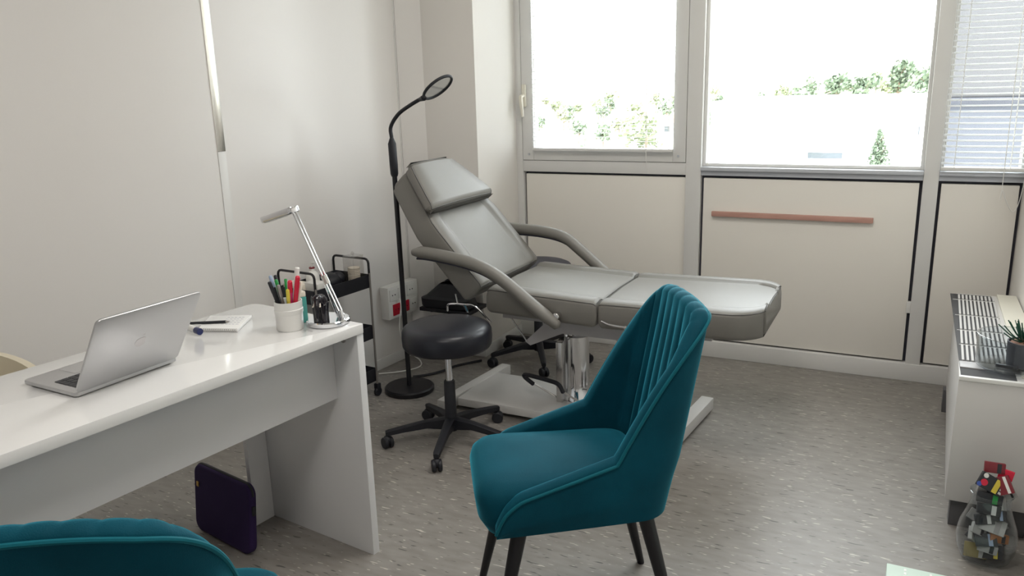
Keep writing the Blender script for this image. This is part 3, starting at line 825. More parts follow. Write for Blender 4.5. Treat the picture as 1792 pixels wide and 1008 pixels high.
# ------------------------------------------------------------------ purple laptop sleeve leaning under the desk
s0 = Vector((-2.045, 1.655, 0.001)); s1 = Vector((-1.745, 1.600, 0.001))
ex = (s1 - s0).normalized(); ez = (Vector((0, 0, 1)) + Vector((ex.y, -ex.x, 0)) * -0.10).normalized(); ey = ez.cross(ex)
SM = Matrix(((ex.x, ey.x, ez.x, s0.x), (ex.y, ey.y, ez.y, s0.y), (ex.z, ey.z, ez.z, s0.z + 0.0015), (0, 0, 0, 1)))
SL = (s1 - s0).length; SH = 0.232
sl = thing('laptop_sleeve', 'dark purple padded laptop sleeve standing on the floor under the desk', 'bag', tuple(s0))
Z2Y = Matrix(((1, 0, 0, 0), (0, 0, -1, 0), (0, 1, 0, 0), (0, 0, 0, 1)))
bm = add_prism(BM(), rrect(0, SL, 0, SH, 0.035, 8), -0.014, 0.014, SM @ Z2Y, 0.010, seg=4)
obj('body', bm, neoprene, sl)
zp = [SM @ Vector((p[0], 0.0, p[1])) for p in rrect(0.0, SL, 0.0, SH, 0.035, 8) if p[1] > 0.12]
zp.sort(key=lambda v: (v - s0).dot(ex))
obj('zip', add_tube(BM(), zp, 0.0042, 8), black_matte, sl)
bm = add_box(BM(), SL - 0.002, SL + 0.006, -0.006, 0.006, 0.135, 0.165, 0.002, mtx=SM); obj('zip_pull', bm, black_matte, sl)
bm = add_box(BM(), 0.020, 0.032, -0.0175, -0.0145, SH - 0.075, SH - 0.058, 0.001, mtx=SM); obj('tag', bm, gold, sl)

# ------------------------------------------------------------------ trolley cart by the wall
cart = thing('trolley_cart', 'narrow black three-tier trolley with tube handles against the wall', 'trolley', (-2.312, 2.71, 0), -ANG)
CW, CL = 0.105, 0.175
def tray(z, d):
    bm = BM(); add_box(bm, -CW, CW, -CL, CL, z, z + 0.003)
    for s in (-1, 1):
        add_box(bm, s * CW - 0.0018, s * CW + 0.0018, -CL, CL, z, z + d, 0.0008); add_box(bm, -CW, CW, s * CL - 0.0018, s * CL + 0.0018, z, z + d, 0.0008)
    return obj('tray', bm, black_matte, cart, world=False)
tray(0.530, 0.062); tray(0.285, 0.062); tray(0.075, 0.062)
for sx in (-1, 1):
    for sy in (-1, 1):
        obj('post', add_tube(BM(), [(sx * (CW + 0.006), sy * (CL - 0.006), 0.058), (sx * (CW + 0.006), sy * (CL - 0.006), 0.60)], 0.005, 10), dull_metal, cart, world=False)
        bm = add_disc(BM(), 0.022, -0.008, 0.008, (0, 0, 0), 0.003, 20, Matrix.Translation((sx * (CW + 0.004), sy * (CL - 0.004), 0.022)) @ Matrix.Rotation(R(90), 4, 'Y'))
        add_box(bm, sx * (CW + 0.004) - 0.012, sx * (CW + 0.004) + 0.012, sy * (CL - 0.004) - 0.012, sy * (CL - 0.004) + 0.012, 0.034, 0.062, 0.003)
        obj('castor', bm, black_matte, cart, world=False)
for sy in (-1, 1):
    y = sy * (CL - 0.006); w = CW + 0.004
    pts = [(-w, y, 0.585), (-w, y, 0.645)] + [(-w + 0.02 - 0.02 * math.cos(R(a)), y, 0.645 + 0.02 * math.sin(R(a))) for a in (30, 60, 90)] + \
          [(w - 0.02 + 0.02 * math.sin(R(a)), y, 0.645 + 0.02 * math.cos(R(a))) for a in (0, 30, 60)] + [(w, y, 0.645), (w, y, 0.585)]
    obj('handle', add_tube(BM(), pts, 0.0055, 10), black_metal, cart, world=False)
def cart_pt(x, y, z=0.5335): return root_matrix(cart) @ Vector((x, y, z))
# things in the top tray
p = cart_pt(0.055, 0.128)
jar = thing('cotton_jar', 'clear acrylic jar half filled with cotton pads on the trolley end', 'jar', tuple(p), -ANG)
bm = BM()
for s in (-1, 1): add_box(bm, s * 0.032 - 0.001, s * 0.032 + 0.001, -0.032, 0.032, 0, 0.150); add_box(bm, -0.032, 0.032, s * 0.032 - 0.001, s * 0.032 + 0.001, 0, 0.150)
add_box(bm, -0.032, 0.032, -0.032, 0.032, 0, 0.003); add_box(bm, -0.033, 0.033, -0.033, 0.033, 0.150, 0.154)
obj('body', bm, acrylic, jar, world=False)
bm = BM()
for k in range(12): add_disc(bm, 0.028, 0.004 + k * 0.0078, 0.0112 + k * 0.0078, (0.001 * (k % 2), 0, 0), 0.002, 24)
obj('cotton_pads', bm, cotton, jar, world=False)
obj('knob', add_ball(BM(), (0, 0, 0.162), 0.008, 14), acrylic, jar, world=False)
p = cart_pt(-0.02, 0.050)
bm = BM(); 
add_ball(bm, p + Vector((0, 0, 0.040)), (0.055, 0.062, 0.040), 20); add_ball(bm, p + Vector((0.02, 0.03, 0.050)), (0.035, 0.03, 0.030), 16)
tag(obj('cloth_pouch', bm, black_matte, origin=tuple(p)), 'crumpled black cloth pouch in the top tray behind the lamp arm', 'pouch')
p = cart_pt(-0.03, -0.045)
bt = thing('pump_bottle', 'translucent white bottle with a red band in the trolley top tray', 'bottle', tuple(p))
obj('body', add_lathe(BM(), [(0, 0), (0.028, 0), (0.030, 0.004), (0.030, 0.085), (0.022, 0.10), (0.012, 0.108), (0.012, 0.118), (0, 0.118)], p), white_plastic, bt)
obj('band', add_disc(BM(), 0.0128, 0.118, 0.125, p, 0.001, 20), maroon_p, bt)
obj('spout', add_tube(BM(), [p + Vector((0, 0, 0.125)), p + Vector((0, 0, 0.145)), p + Vector((0.02, 0.0, 0.146))], 0.004, 8), white_plastic, bt)
p = cart_pt(0.03, -0.09)
tag(obj('tissue_pack', add_box(BM(), -0.045, 0.045, -0.032, 0.032, 0, 0.075, 0.008, mtx=Matrix.Translation(p) @ Matrix.Rotation(-ANG, 4, 'Z')), white_plastic, origin=tuple(p)),
    'white plastic pack at the right side of the trolley top tray', 'pack')
p = cart_pt(-0.05, -0.125)
tag(obj('folded_towel', add_box(BM(), -0.05, 0.05, -0.035, 0.035, 0, 0.072, 0.012, 3, mtx=Matrix.Translation(p) @ Matrix.Rotation(-ANG, 4, 'Z')), cotton, origin=tuple(p)),
    'folded cream towel under the near trolley handle', 'towel')

# ------------------------------------------------------------------ magnifier floor lamp
FL = Vector((-2.085, 2.985, 0))
fl = thing('magnifier_lamp', 'tall black floor lamp with gooseneck and round magnifier ring', 'lamp', tuple(FL))
obj('base', add_lathe(BM(), [(0, 0), (0.117, 0), (0.119, 0.004), (0.119, 0.020), (0.112, 0.026), (0.03, 0.028), (0, 0.028)], FL, 48), black_metal, fl)
T1 = Vector((-2.105, 3.0, 1.04))
obj('pole', add_tube(BM(), [FL + Vector((0, 0, 0.026)), T1], 0.0115, 14), black_metal, fl)
dv = (T1 - FL).normalized()
G1 = Vector((-2.108, 3.0, 1.175)); G2 = Vector((-2.108, 3.0, 1.20))
obj('grip', add_tube(BM(), [T1 - dv * 0.012, T1, T1.lerp(G1, 0.3), G1, G2], [0.014, 0.018, 0.019, 0.0185, 0.009], 16), black_matte, fl)
def px(u, v, y):
    d = M.transposed() @ Vector(((u - 896) / 1389.78, (v - 504) / 1389.78, 1))
    d = Vector((d.x, d.z, -d.y)); return Vector((0, 0, CAMZ)) + d * (y / d.y)
gp = [G2, px(684, 222, 3.0), px(697, 200, 3.0), px(718, 184, 3.0), px(738, 172, 3.0)]
obj('gooseneck', add_tube(BM(), smooth_path(gp), 0.0085, 12), black_matte, fl)
vv = (px(765, 153, 3.0) - Vector((0, 0, CAMZ))).normalized(); rr_ = vv.cross(Vector((0, 0, 1))).normalized(); uu = rr_.cross(vv)
mj = (rr_ * 0.825 + uu * 0.565).normalized(); nn = (vv * 0.36 + (uu * 0.825 - rr_ * 0.565) * 0.933).normalized(); mn = nn.cross(mj)
cc = px(766, 153, 3.0); rad = 0.072
ring = [cc + mj * rad * math.cos(2 * PI * k / 40) + mn * rad * math.sin(2 * PI * k / 40) for k in range(40)]
rg = obj('magnifier_ring', add_tube(BM(), ring, 0.0065, 10, closed=True, r2=0.0065), black_matte, fl)
RM = Matrix(((mj.x, mn.x, nn.x, cc.x), (mj.y, mn.y, nn.y, cc.y), (mj.z, mn.z, nn.z, cc.z), (0, 0, 0, 1)))
obj('lens', add_disc(BM(), rad - 0.004, -0.0015, 0.0015, (0, 0, 0), 0.0005, 36, RM), clear_glass, rg)
obj('neck_joint', add_tube(BM(), [px(735, 174, 3.0), cc - mj * (rad + 0.002), cc - mj * (rad - 0.006)], [0.009, 0.013, 0.010], 12), black_matte, fl)

# ------------------------------------------------------------------ socket box on the wall
sb = thing('socket_box', 'white surface-mounted socket box with red outlets low on the partition wall', 'socket', tuple(on_wall(0.2, 0.35)))
obj('housing', add_box(BM(), 0, 0.055, 0.025, 0.265, 0.262, 0.432, 0.005, mtx=WM), white_plastic, sb)
for s, z, m_ in ((0.065, 0.388, white_plastic), (0.135, 0.388, white_plastic), (0.205, 0.388, white_plastic), (0.085, 0.308, socket_red), (0.155, 0.308, socket_red), (0.222, 0.308, white_plastic)):
    bm = add_box(BM(), 0.055, 0.059, s - 0.03, s + 0.03, z - 0.03, z + 0.03, 0.002, mtx=WM)
    so = obj('outlet', bm, m_, sb)
    bm = BM()
    for q in (-0.010, 0.010): add_disc(bm, 0.0035, 0, 0.0015, (0, 0, 0), 0.0003, 10, WM @ Matrix.Translation((0.0585, s + q, z)) @ Matrix.Rotation(R(90), 4, 'Y'))
    obj('hole', bm, black_matte, so)
cd = [on_wall(0.10, 0.36, 0.062), on_wall(0.085, 0.33, 0.085), on_wall(0.075, 0.20, 0.075), on_wall(0.12, 0.08, 0.08), on_wall(0.17, 0.012, 0.12), on_wall(0.10, 0.006, 0.17), on_wall(0.0, 0.006, 0.13), on_wall(-0.08, 0.006, 0.05)]
bm = add_tube(BM(), smooth_path(cd), 0.0035, 8)
cb = tag(obj('power_cable', bm, white_plastic, origin=tuple(cd[0])), 'white cable hanging from the socket box down to the floor', 'cable')
tag(obj('black_cable', add_tube(BM(), smooth_path([(-2.16, 3.13, 0.008), (-2.11, 3.18, 0.008), (-2.06, 3.26, 0.010), (-2.04, 3.36, 0.007), (-1.96, 3.48, 0.007)]), 0.0065, 8), black_matte, origin=(-2.1, 3.2, 0)),
    'thick black cable on the floor just behind the floor lamp pole', 'cable')

# ------------------------------------------------------------------ swivel stools
def make_stool(label, hz, mseat, sr=0.178):
    s = thing('swivel_stool', label, 'stool')
    obj('seat', add_lathe(BM(), [(0, hz - 0.094), (sr - 0.022, hz - 0.094), (sr - 0.006, hz - 0.089), (sr, hz - 0.078), (sr + 0.002, hz - 0.050), (sr, hz - 0.024), (sr - 0.007, hz - 0.010), (sr - 0.028, hz - 0.001), (sr * 0.5, hz + 0.004), (0, hz + 0.006)], (0, 0, 0), 56), mseat, s, world=False, angle=70)
    obj('gas_lift', add_tube(BM(), [(0, 0, 0.24), (0, 0, hz - 0.09)], 0.0135, 18), chrome, s, world=False)
    obj('column', add_lathe(BM(), [(0, 0.055), (0.026, 0.055), (0.024, 0.10), (0.022, 0.265), (0.020, 0.268), (0, 0.268)]), black_matte, s, world=False)
    for k in range(5):
        a = R(72 * k); d = Vector((math.cos(a), math.sin(a), 0)); u = Vector((-d.y, d.x, 0))
        rings = []
        for rr, zt, h, w in ((0.015, 0.112, 0.050, 0.020), (0.10, 0.106, 0.032, 0.016), (0.20, 0.088, 0.024, 0.014), (0.255, 0.078, 0.022, 0.013), (0.268, 0.074, 0.018, 0.010)):
            rings.append([d * rr + u * w + Vector((0, 0, zt - 0.004)), d * rr + u * w * 0.5 + Vector((0, 0, zt)), d * rr - u * w * 0.5 + Vector((0, 0, zt)), d * rr - u * w + Vector((0, 0, zt - 0.004)), d * rr - u * w * 0.9 + Vector((0, 0, zt - h)), d * rr + u * w * 0.9 + Vector((0, 0, zt - h))])
        bm = BM(); add_loft(bm, rings); arm = obj('base_arm', bm, black_matte, s, world=False)
        c = d * 0.262; rot = a + R(50 + 83 * k)
        bm = BM()
        for sg in (-1, 1):
            add_disc(bm, 0.024, -0.0075, 0.0075, (0, 0, 0), 0.003, 20, Matrix.Translation(c + Vector((0, 0, 0.024))) @ Matrix.Rotation(rot, 4, 'Z') @ Matrix.Translation((0, sg * 0.012, 0)) @ Matrix.Rotation(R(90), 4, 'X'))
        add_ball(bm, c + Vector((0, 0, 0.034)), (0.020, 0.018, 0.020), 12)
        add_tube(bm, [c + Vector((0, 0, 0.035)), c + Vector((0, 0, 0.062))], 0.006, 8)
        obj('castor', bm, black_matte, arm, world=False)
    return s
st = make_stool('black vinyl swivel stool with five castors in front of the treatment bed', 0.505, black_vinyl)
st.location = (-1.60, 2.57, 0)
st2 = make_stool('dark grey swivel stool standing behind the treatment bed', 0.53, blue_grey_vinyl)
st2.location = (-1.69, 3.625, 0); st2.rotation_euler = (0, 0, R(12))

# ------------------------------------------------------------------ treatment bed
Y0, Y1 = 2.785, 3.355
bed = thing('treatment_bed', 'grey upholstered treatment bed with raised backrest and armrests on a white base', 'treatment bed', (-1.25, 3.07, 0))
def cushion(name, O, D, Nn, stations, th, parent, m=vinyl, piping=True, end_r=0.018, groove=True):
    """lofted pad; O hinge point, D length direction, Nn up normal, stations (s, y0, y1)"""
    D = D.normalized(); Nn = Nn.normalized()
    def sect(s, y0, y1, sh):
        w = y1 - y0
        P_ = [(y0 + 0.012, -th + sh), (y0 + 0.003, -th + 0.006 + sh), (y0, -th + 0.016 + sh), (y0, -th * 0.5), (y0, -0.018 - sh), (y0 + 0.004, -0.007 - sh), (y0 + 0.014, -sh)]
        if groove: P_ += [(y0 + 0.058, 0.006 - sh), (y0 + 0.074, 0.003 - sh), (y0 + 0.084, -0.006 - sh), (y0 + 0.100, -0.004 - sh)]
        else: P_ += [(y0 + w * 0.2, 0.006 - sh), (y0 + w * 0.3, 0.008 - sh)]
        P_ += [(y0 + w * 0.5, 0.000 - sh if groove else 0.010 - sh)]
        q = [(y0 + y1 - a, b) for a, b in P_[:-1]][::-1]
        return [O + D * s + Vector((0, 1, 0)) * (yy) + Nn * n_ for yy, n_ in P_ + q]
    st_ = list(stations); rings = []
    s0_, a0_, b0_ = st_[0]; s1_, a1_, b1_ = st_[-1]
    for k, sh in ((0, 1.0), (0.3, 0.45), (0.7, 0.12), (1.0, 0)): rings.append(sect(s0_ + end_r * k, a0_ + end_r * sh * 0.3, b0_ - end_r * sh * 0.3, end_r * sh))
    for s, a, b in st_[1:-1]: rings.append(sect(s, a, b, 0))
    for k, sh in ((1.0, 0), (0.7, 0.12), (0.3, 0.45), (0, 1.0)): rings.append(sect(s1_ - end_r * k, a1_ + end_r * sh * 0.3, b1_ - end_r * sh * 0.3, end_r * sh))
    bm = BM(); add_loft(bm, rings, cap=True)
    o = obj(name, bm, m, parent, angle=50)
    if piping:
        bm = BM()
        for idx in (5, len(rings[0]) - 6):
            add_tube(bm, [r_[idx] for r_ in rings[1:-1]], 0.0022, 6)
        add_tube(bm, [r_ for r_ in rings[1][5:len(rings[0]) - 5]], 0.0020, 6); add_tube(bm, [r_ for r_ in rings[-2][5:len(rings[0]) - 5]], 0.0020, 6)
        obj('piping', bm, vinyl_pipe, o)
    return o
UP = Vector((0, 0, 1))
def lin(s0_, s1_, n_=6): return [(s0_ + (s1_ - s0_) * k / n_, Y0, Y1) for k in range(n_ + 1)]
# seat, sloping slightly to the joint
D1 = Vector((0.49, 0, -0.016)); cushion('seat_cushion', Vector((-1.535, 0, 0.606)), D1, D1.cross(Vector((0, 1, 0))) * -1 if D1.cross(Vector((0, 1, 0))).z < 0 else D1.cross(Vector((0, 1, 0))), lin(0, 0.485), 0.105, bed)
D2 = Vector((0.60, 0, 0.012)); sts = lin(0, 0.48, 4)[:-1]
for k in range(9):
    a = R(10 * k); rr = 0.125
    sts.append((0.615 - rr + rr * math.sin(a), Y0 + rr * (1 - math.cos(a)), Y1 - rr * (1 - math.cos(a))))
N2 = D2.cross(Vector((0, 1, 0))); N2 = N2 if N2.z > 0 else -N2
lc = cushion('leg_cushion', Vector((-1.045, 0, 0.590)), D2, N2, sts, 0.105, bed, end_r=0.012)
TH_B = R(48); DB = Vector((-math.cos(TH_B), 0, math.sin(TH_B))); NB = Vector((math.sin(TH_B), 0, math.cos(TH_B)))
OB = Vector((-1.548, 0, 0.612))
sts = [(0, Y0, Y1), (0.10, Y0, Y1), (0.2, Y0, Y1), (0.3, Y0, Y1), (0.345, Y0 + 0.003, Y1 - 0.003), (0.39, Y0 + 0.016, Y1 - 0.022), (0.48, Y0 + 0.045, Y1 - 0.075), (0.56, Y0 + 0.072, Y1 - 0.118), (0.595, Y0 + 0.086, Y1 - 0.14), (0.617, Y0 + 0.105, Y1 - 0.165)]
cushion('back_cushion', OB, DB, NB, sts, 0.118, bed)
# head pillow strapped on the backrest
sts = [(0.378, Y0 + 0.000, Y1 - 0.03), (0.405, Y0 + 0.003, Y1 - 0.032), (0.43, Y0 + 0.010, Y1 - 0.042), (0.50, Y0 + 0.032, Y1 - 0.080), (0.57, Y0 + 0.056, Y1 - 0.125), (0.602, Y0 + 0.070, Y1 - 0.148), (0.624, Y0 + 0.088, Y1 - 0.168)]
cushion('pillow', OB + NB * 0.052, DB, NB, sts, 0.052, bed, groove=False, end_r=0.026)
# armrests
def armrest(y, pts, w, parent_bolt):
    P_ = smooth_path(pts, 7); n_ = len(P_)
    tap = [0.55 + 0.45 * min(1, k / 4) if k < n_ / 2 else 0.75 + 0.25 * min(1, (n_ - 1 - k) / 3) for k in range(n_)]
    a_ = obj('armrest', add_tube(BM(), P_, [w * q for q in tap], 16, r2=[0.026 * q for q in tap], round_ends=True), vinyl, bed, angle=60)
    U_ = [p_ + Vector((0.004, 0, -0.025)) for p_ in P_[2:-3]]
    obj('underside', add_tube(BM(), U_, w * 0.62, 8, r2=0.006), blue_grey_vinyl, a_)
    e = P_[-3]
    sgn = 1 if y < 3 else -1
    obj('bolt', add_disc(BM(), 0.014, 0, 0.034, (0, 0, 0), 0.003, 20, Matrix.Translation(e + Vector((0.025, 0.0 if sgn > 0 else -0.0, 0.012))) @ Matrix.Rotation(R(-90 * sgn), 4, 'X')), brushed, a_)
yn = 2.752
armrest(yn, [(-1.862, yn, 0.742), (-1.78, yn, 0.742), (-1.62, yn, 0.722), (-1.52, yn, 0.696), (-1.43, yn, 0.650), (-1.32, yn, 0.572), (-1.20, yn, 0.490)], 0.026, None)
yf = 3.395
armrest(yf, [(-1.78, yf, 0.755), (-1.70, yf, 0.745), (-1.55, yf, 0.738), (-1.44, yf, 0.715), (-1.36, yf, 0.660), (-1.25, yf, 0.572), (-1.17, yf, 0.505)], 0.026, None)
# frame under the pads
bm = add_box(BM(), -1.50, -0.62, 2.86, 2.90, 0.462, 0.487, 0.003); add_box(bm, -1.50, -0.62, 3.24, 3.28, 0.462, 0.487, 0.003); add_box(bm, -1.30, -1.26, 2.86, 3.28, 0.458, 0.486, 0.003); add_box(bm, -0.95, -0.91, 2.86, 3.28, 0.458, 0.486, 0.003)
obj('frame', bm, bed_grey, bed)
# scissor bracket: trapezoid plates with two arms
for y in (2.93, 3.19):
    pl = [(-1.43, 0.345), (-1.405, 0.330), (-1.255, 0.400), (-1.02, 0.400), (-0.90, 0.290), (-0.865, 0.305), (-0.98, 0.470), (-1.30, 0.470)]
    bm = BM(); add_prism(bm, [(a, b) for a, b in pl], -0.003, 0.003, Matrix.Translation((0, y, 0)) @ Matrix.Rotation(R(90), 4, 'X'))
    obj('bracket', bm, bed_grey, bed)
bm = BM(); add_box(bm, -1.27, -1.00, 2.93, 3.19, 0.40, 0.405, 0.001); obj('bracket_plate', bm, bed_grey, bed)
obj('brace_rod', add_tube(BM(), [(-1.415, 2.92, 0.345), (-1.52, 2.92, 0.485)], 0.0035, 8), brushed, bed)
obj('brace_rod', add_tube(BM(), [(-1.385, 3.20, 0.36), (-1.50, 3.20, 0.49)], 0.0035, 8), brushed, bed)
# hydraulic column, pump and pedal
cyc = Vector((-1.255, 3.085, 0))
obj('column', add_lathe(BM(), [(0, 0.06), (0.075, 0.06), (0.072, 0.075), (0.058, 0.10), (0.055, 0.13), (0.055, 0.350), (0.050, 0.357), (0, 0.357)], cyc, 40), chrome, bed)
obj('column_core', add_lathe(BM(), [(0, 0.35), (0.034, 0.35), (0.034, 0.405), (0, 0.405)], cyc, 28), brushed, bed)
bm = add_box(BM(), -1.315, -1.285, 2.99, 3.03, 0.06, 0.335, 0.004); obj('pump_rod', bm, brushed, bed)
ped = smooth_path([(-1.41, 2.96, 0.140), (-1.445, 2.945, 0.175), (-1.43, 2.94, 0.187), (-1.32, 2.915, 0.187), (-1.265, 2.90, 0.182), (-1.24, 2.895, 0.150)], 5)
obj('pedal', add_tube(BM(), ped, 0.0095, 12, round_ends=True), black_matte, bed)
obj('pedal_rod', add_tube(BM(), [(-1.41, 2.96, 0.145), (-1.31, 3.01, 0.068)], 0.0045, 8), brushed, bed)
obj('pedal_rod', add_tube(BM(), [(-1.24, 2.895, 0.152), (-1.20, 3.0, 0.068)], 0.0045, 8), brushed, bed)
# floor base: two cross bars and a plate
def cross(x, w, ya, yb):
    bm = BM(); Mb = Matrix.Translation((x, (ya + yb) / 2, 0)) @ Matrix.Rotation(R(-5), 4, 'Z'); h = (yb - ya) / 2
    add_box(bm, -w / 2, w / 2, -h, h, 0.012, 0.062, 0.003, mtx=Mb); return obj('base_bar', bm, bed_paint, bed)
cross(-1.765, 0.05, 2.80, 3.345); cross(-0.745, 0.055, 2.80, 3.30)
obj('base_plate', add_box(BM(), -1.745, -1.00, 2.865, 3.225, 0.022, 0.060, 0.006, mtx=None), bed_paint, bed)
obj('base_beam', add_box(BM(), -1.02, -0.76, 3.0, 3.08, 0.022, 0.055, 0.004), bed_paint, bed)
bm = BM()
for x in (-1.765, -0.745):
    for y in (2.85, 3.25): add_disc(bm, 0.018, 0, 0.013, (x, y, 0), 0.002, 16)
obj('levelling_foot', bm, black_matte, bed)
# release handle under the leg pad
bm = add_tube(BM(), smooth_path([(-1.025, 2.775, 0.522), (-0.985, 2.762, 0.515), (-0.925, 2.760, 0.512), (-0.900, 2.765, 0.512)], 5), 0.0042, 8, round_ends=True)
add_tube(bm, [(-0.925, 2.762, 0.512), (-0.925, 2.776, 0.494)], 0.0065, 10)
obj('release_handle', bm, chrome, bed)
bm = add_tube(BM(), smooth_path([(-1.735, 2.80, 0.485), (-1.705, 2.765, 0.525), (-1.63, 2.758, 0.533), (-1.575, 2.762, 0.528), (-1.525, 2.80, 0.455)], 5), 0.0042, 8, round_ends=True)
add_tube(bm, [(-1.685, 2.79, 0.565), (-1.660, 2.762, 0.533)], 0.004, 8); add_tube(bm, [(-1.625, 2.758, 0.535), (-1.612, 2.762, 0.500)], 0.006, 8)
obj('back_lever', bm, chrome, bed)

# ------------------------------------------------------------------ black bag on the floor in the corner
bg = thing('storage_bag', 'black fabric bag with sloping top lying on the low shelf behind the bed head', 'bag', (-2.11, 3.44, 0.301))
rings = []
for z, dx0, dx1, ya, yb in ((0.301, 0.0, 0.0, 0, 0), (0.31, 0.01, 0.01, 0.005, 0.005), (0.35, 0.01, 0.0, 0.01, 0.0), (0.36, -0.01, -0.015, -0.01, -0.01), (0.42, -0.08, -0.06, -0.03, -0.03), (0.43, -0.10, -0.08, -0.05, -0.05)):
    p_ = rrect(-2.25 - dx0, -1.98 + dx1, 3.375 - ya, 3.505 + yb, 0.04, 5); rings.append([Vector((a, b, z)) for a, b in p_])
bm = BM(); add_loft(bm, rings); obj('body', bm, black_matte, bg)
obj('strap', add_tube(BM(), smooth_path([(-2.14, 3.44, 0.427), (-2.12, 3.44, 0.442), (-2.09, 3.44, 0.442), (-2.07, 3.44, 0.427)]), 0.006, 8), black_matte, bg)

tbl = thing('wall_shelf', 'low black shelf on the pier carrying the black bag behind the bed head', 'shelf', (-2.11, 3.5, 0.28))
obj('shelf_board', add_box(BM(), -2.26, -1.96, 3.37, 3.559, 0.28, 0.30, 0.003), black_matte, tbl)
for x in (-2.22, -2.02): obj('bracket', add_box(BM(), x - 0.006, x + 0.006, 3.42, 3.559, 0.262, 0.2805, 0.002), black_metal, tbl)

# ------------------------------------------------------------------ fan-coil heater along the right wall
HX0, HX1, HY0, HY1, HZ0, HZ1 = 0.180, XR - 0.004, 2.640, 3.74, 0.10, 0.515
ht = thing('convector_heater', 'long white floor convector with slotted top grille along the right wall', 'heater', (0.3, 3.2, 0))
obj('casing', add_prism(BM(), [(HX0, HY0), (HX1, HY0), (HX1, HY1), (HX0 + 0.03, HY1)], HZ0, HZ1 - 0.004, None, 0.004), heater_white, ht)
obj('end_trim', add_box(BM(), HX0, HX1, HY0 - 0.004, HY0 + 0.012, HZ1 - 0.010, HZ1 + 0.002, 0.001), white_plastic, ht)
gx0, gx1 = HX0 + 0.006, HX0 + 0.142
obj('grille_recess', add_box(BM(), gx0, gx1 + 0.012, HY0 + 0.016, HY1 - 0.02, HZ1 - 0.005, HZ1 - 0.002), heater_dark, ht)
bm = BM()
ys = [2.80, 2.985, 3.165, 3.375, 3.62, 3.705]
for k in range(10):
    xx = gx0 + 0.004 + k * (gx1 - gx0) / 10
    for j in range(5):
        t0, t1 = ys[j] + 0.008, ys[j + 1] - 0.008
        sx = lambda yy: (yy - HY0) * 0.022
        poly = [(xx + sx(t0), t0), (xx + sx(t0) + 0.0068, t0), (xx + sx(t1) + 0.0068, t1), (xx + sx(t1), t1)]
        add_prism(bm, poly, HZ1 - 0.003, HZ1 + 0.002)
for y in ys[1:-1]: add_box(bm, gx0 + 0.006, gx1 + 0.018, y - 0.004, y + 0.000, HZ1 - 0.003, HZ1)
obj('grille', bm, heater_slat, ht)
obj('grille_front', add_box(BM(), gx0, gx1 + 0.012, 2.735, 2.795, HZ1 - 0.004, HZ1 + 0.0015, 0.001), bed_grey, ht)
obj('top_cover', add_prism(BM(), [(HX0 + 0.168, 2.70), (HX1 - 0.002, 2.70), (HX1 - 0.002, HY1 - 0.01), (HX0 + 0.175, HY1 - 0.01)], HZ1 - 0.004, HZ1 + 0.006, None, 0.001), cream_plastic, ht)
for y in (HY0 + 0.03, HY1 - 0.08):
    obj('foot', add_box(BM(), HX0 + 0.018, HX1 - 0.02, y, y + 0.05, 0, HZ0 + 0.001, 0.002), heater_foot, ht)

# glass bowl and succulent pot on the heater
gb = Vector((0.322, 2.770, HZ1 + 0.0065))
gl = thing('glass_bowl', 'clear cylindrical glass bowl standing on the heater end', 'bowl', tuple(gb))
obj('wall', add_lathe(BM(), [(0, 0), (0.088, 0), (0.095, 0.006), (0.098, 0.100), (0.0975, 0.103), (0.095, 0.100), (0.092, 0.008), (0, 0.006)], gb, 56), clear_glass, gl)
obj('rim', add_tube(BM(), [gb + Vector((0.0972 * math.cos(2 * PI * k / 48), 0.0972 * math.sin(2 * PI * k / 48), 0.1025)) for k in range(48)], 0.0022, 8, closed=True), acrylic, gl)
bm = BM(); add_ball(bm, gb + Vector((-0.03, -0.02, 0.012)), (0.014, 0.010, 0.005), 10); 
tag(obj('black_clip', add_box(BM(), -0.030, 0.030, -0.006, 0.006, 0, 0.010, 0.003, mtx=Matrix.Translation(gb + Vector((-0.012, -0.035, 0.0065))) @ Matrix.Rotation(R(-12), 4, 'Z')), dark_card, origin=tuple(gb)),
    'small black clip lying inside the glass bowl', 'clip')
bm.free()
pt = Vector((0.356, 2.775, HZ1 + 0.0132))
sp = thing('potted_succulent', 'spiky dark green succulent in a charcoal pot inside the glass bowl', 'plant', tuple(pt))
obj('pot', add_lathe(BM(), [(0, 0), (0.043, 0), (0.046, 0.003), (0.049, 0.078), (0.045, 0.078), (0.043, 0.070), (0, 0.070)], pt, 40), pot_grey, sp)
obj('gravel', add_lathe(BM(), [(0, 0.069), (0.0435, 0.069), (0.038, 0.076), (0.02, 0.079), (0, 0.079)], pt, 24), soil, sp)
rs = random.Random(5)
bm = BM()
for k in range(34):
    a = k * 2.4; el_ = R(80 - 62 * (k / 34)); L_ = 0.050 + 0.035 * (k / 34)
    d = Vector((math.cos(a) * math.cos(el_), math.sin(a) * math.cos(el_), math.sin(el_))); o_ = pt + Vector((0, 0, 0.076)) + Vector((d.x, d.y, 0)) * 0.006
    pp = smooth_path([o_, o_ + d * L_ * 0.5 + Vector((0, 0, -0.002)), o_ + d * L_ + Vector((0, 0, 0.010))], 4)
    if max(q.x for q in pp) > XR - 0.004: continue
    add_tube(bm, pp, [0.0052, 0.0054, 0.0052, 0.0047, 0.004, 0.0031, 0.0022, 0.0012, 0.0004], 6, r2=[0.002] * 9)
obj('leaves', bm, succulent, sp)

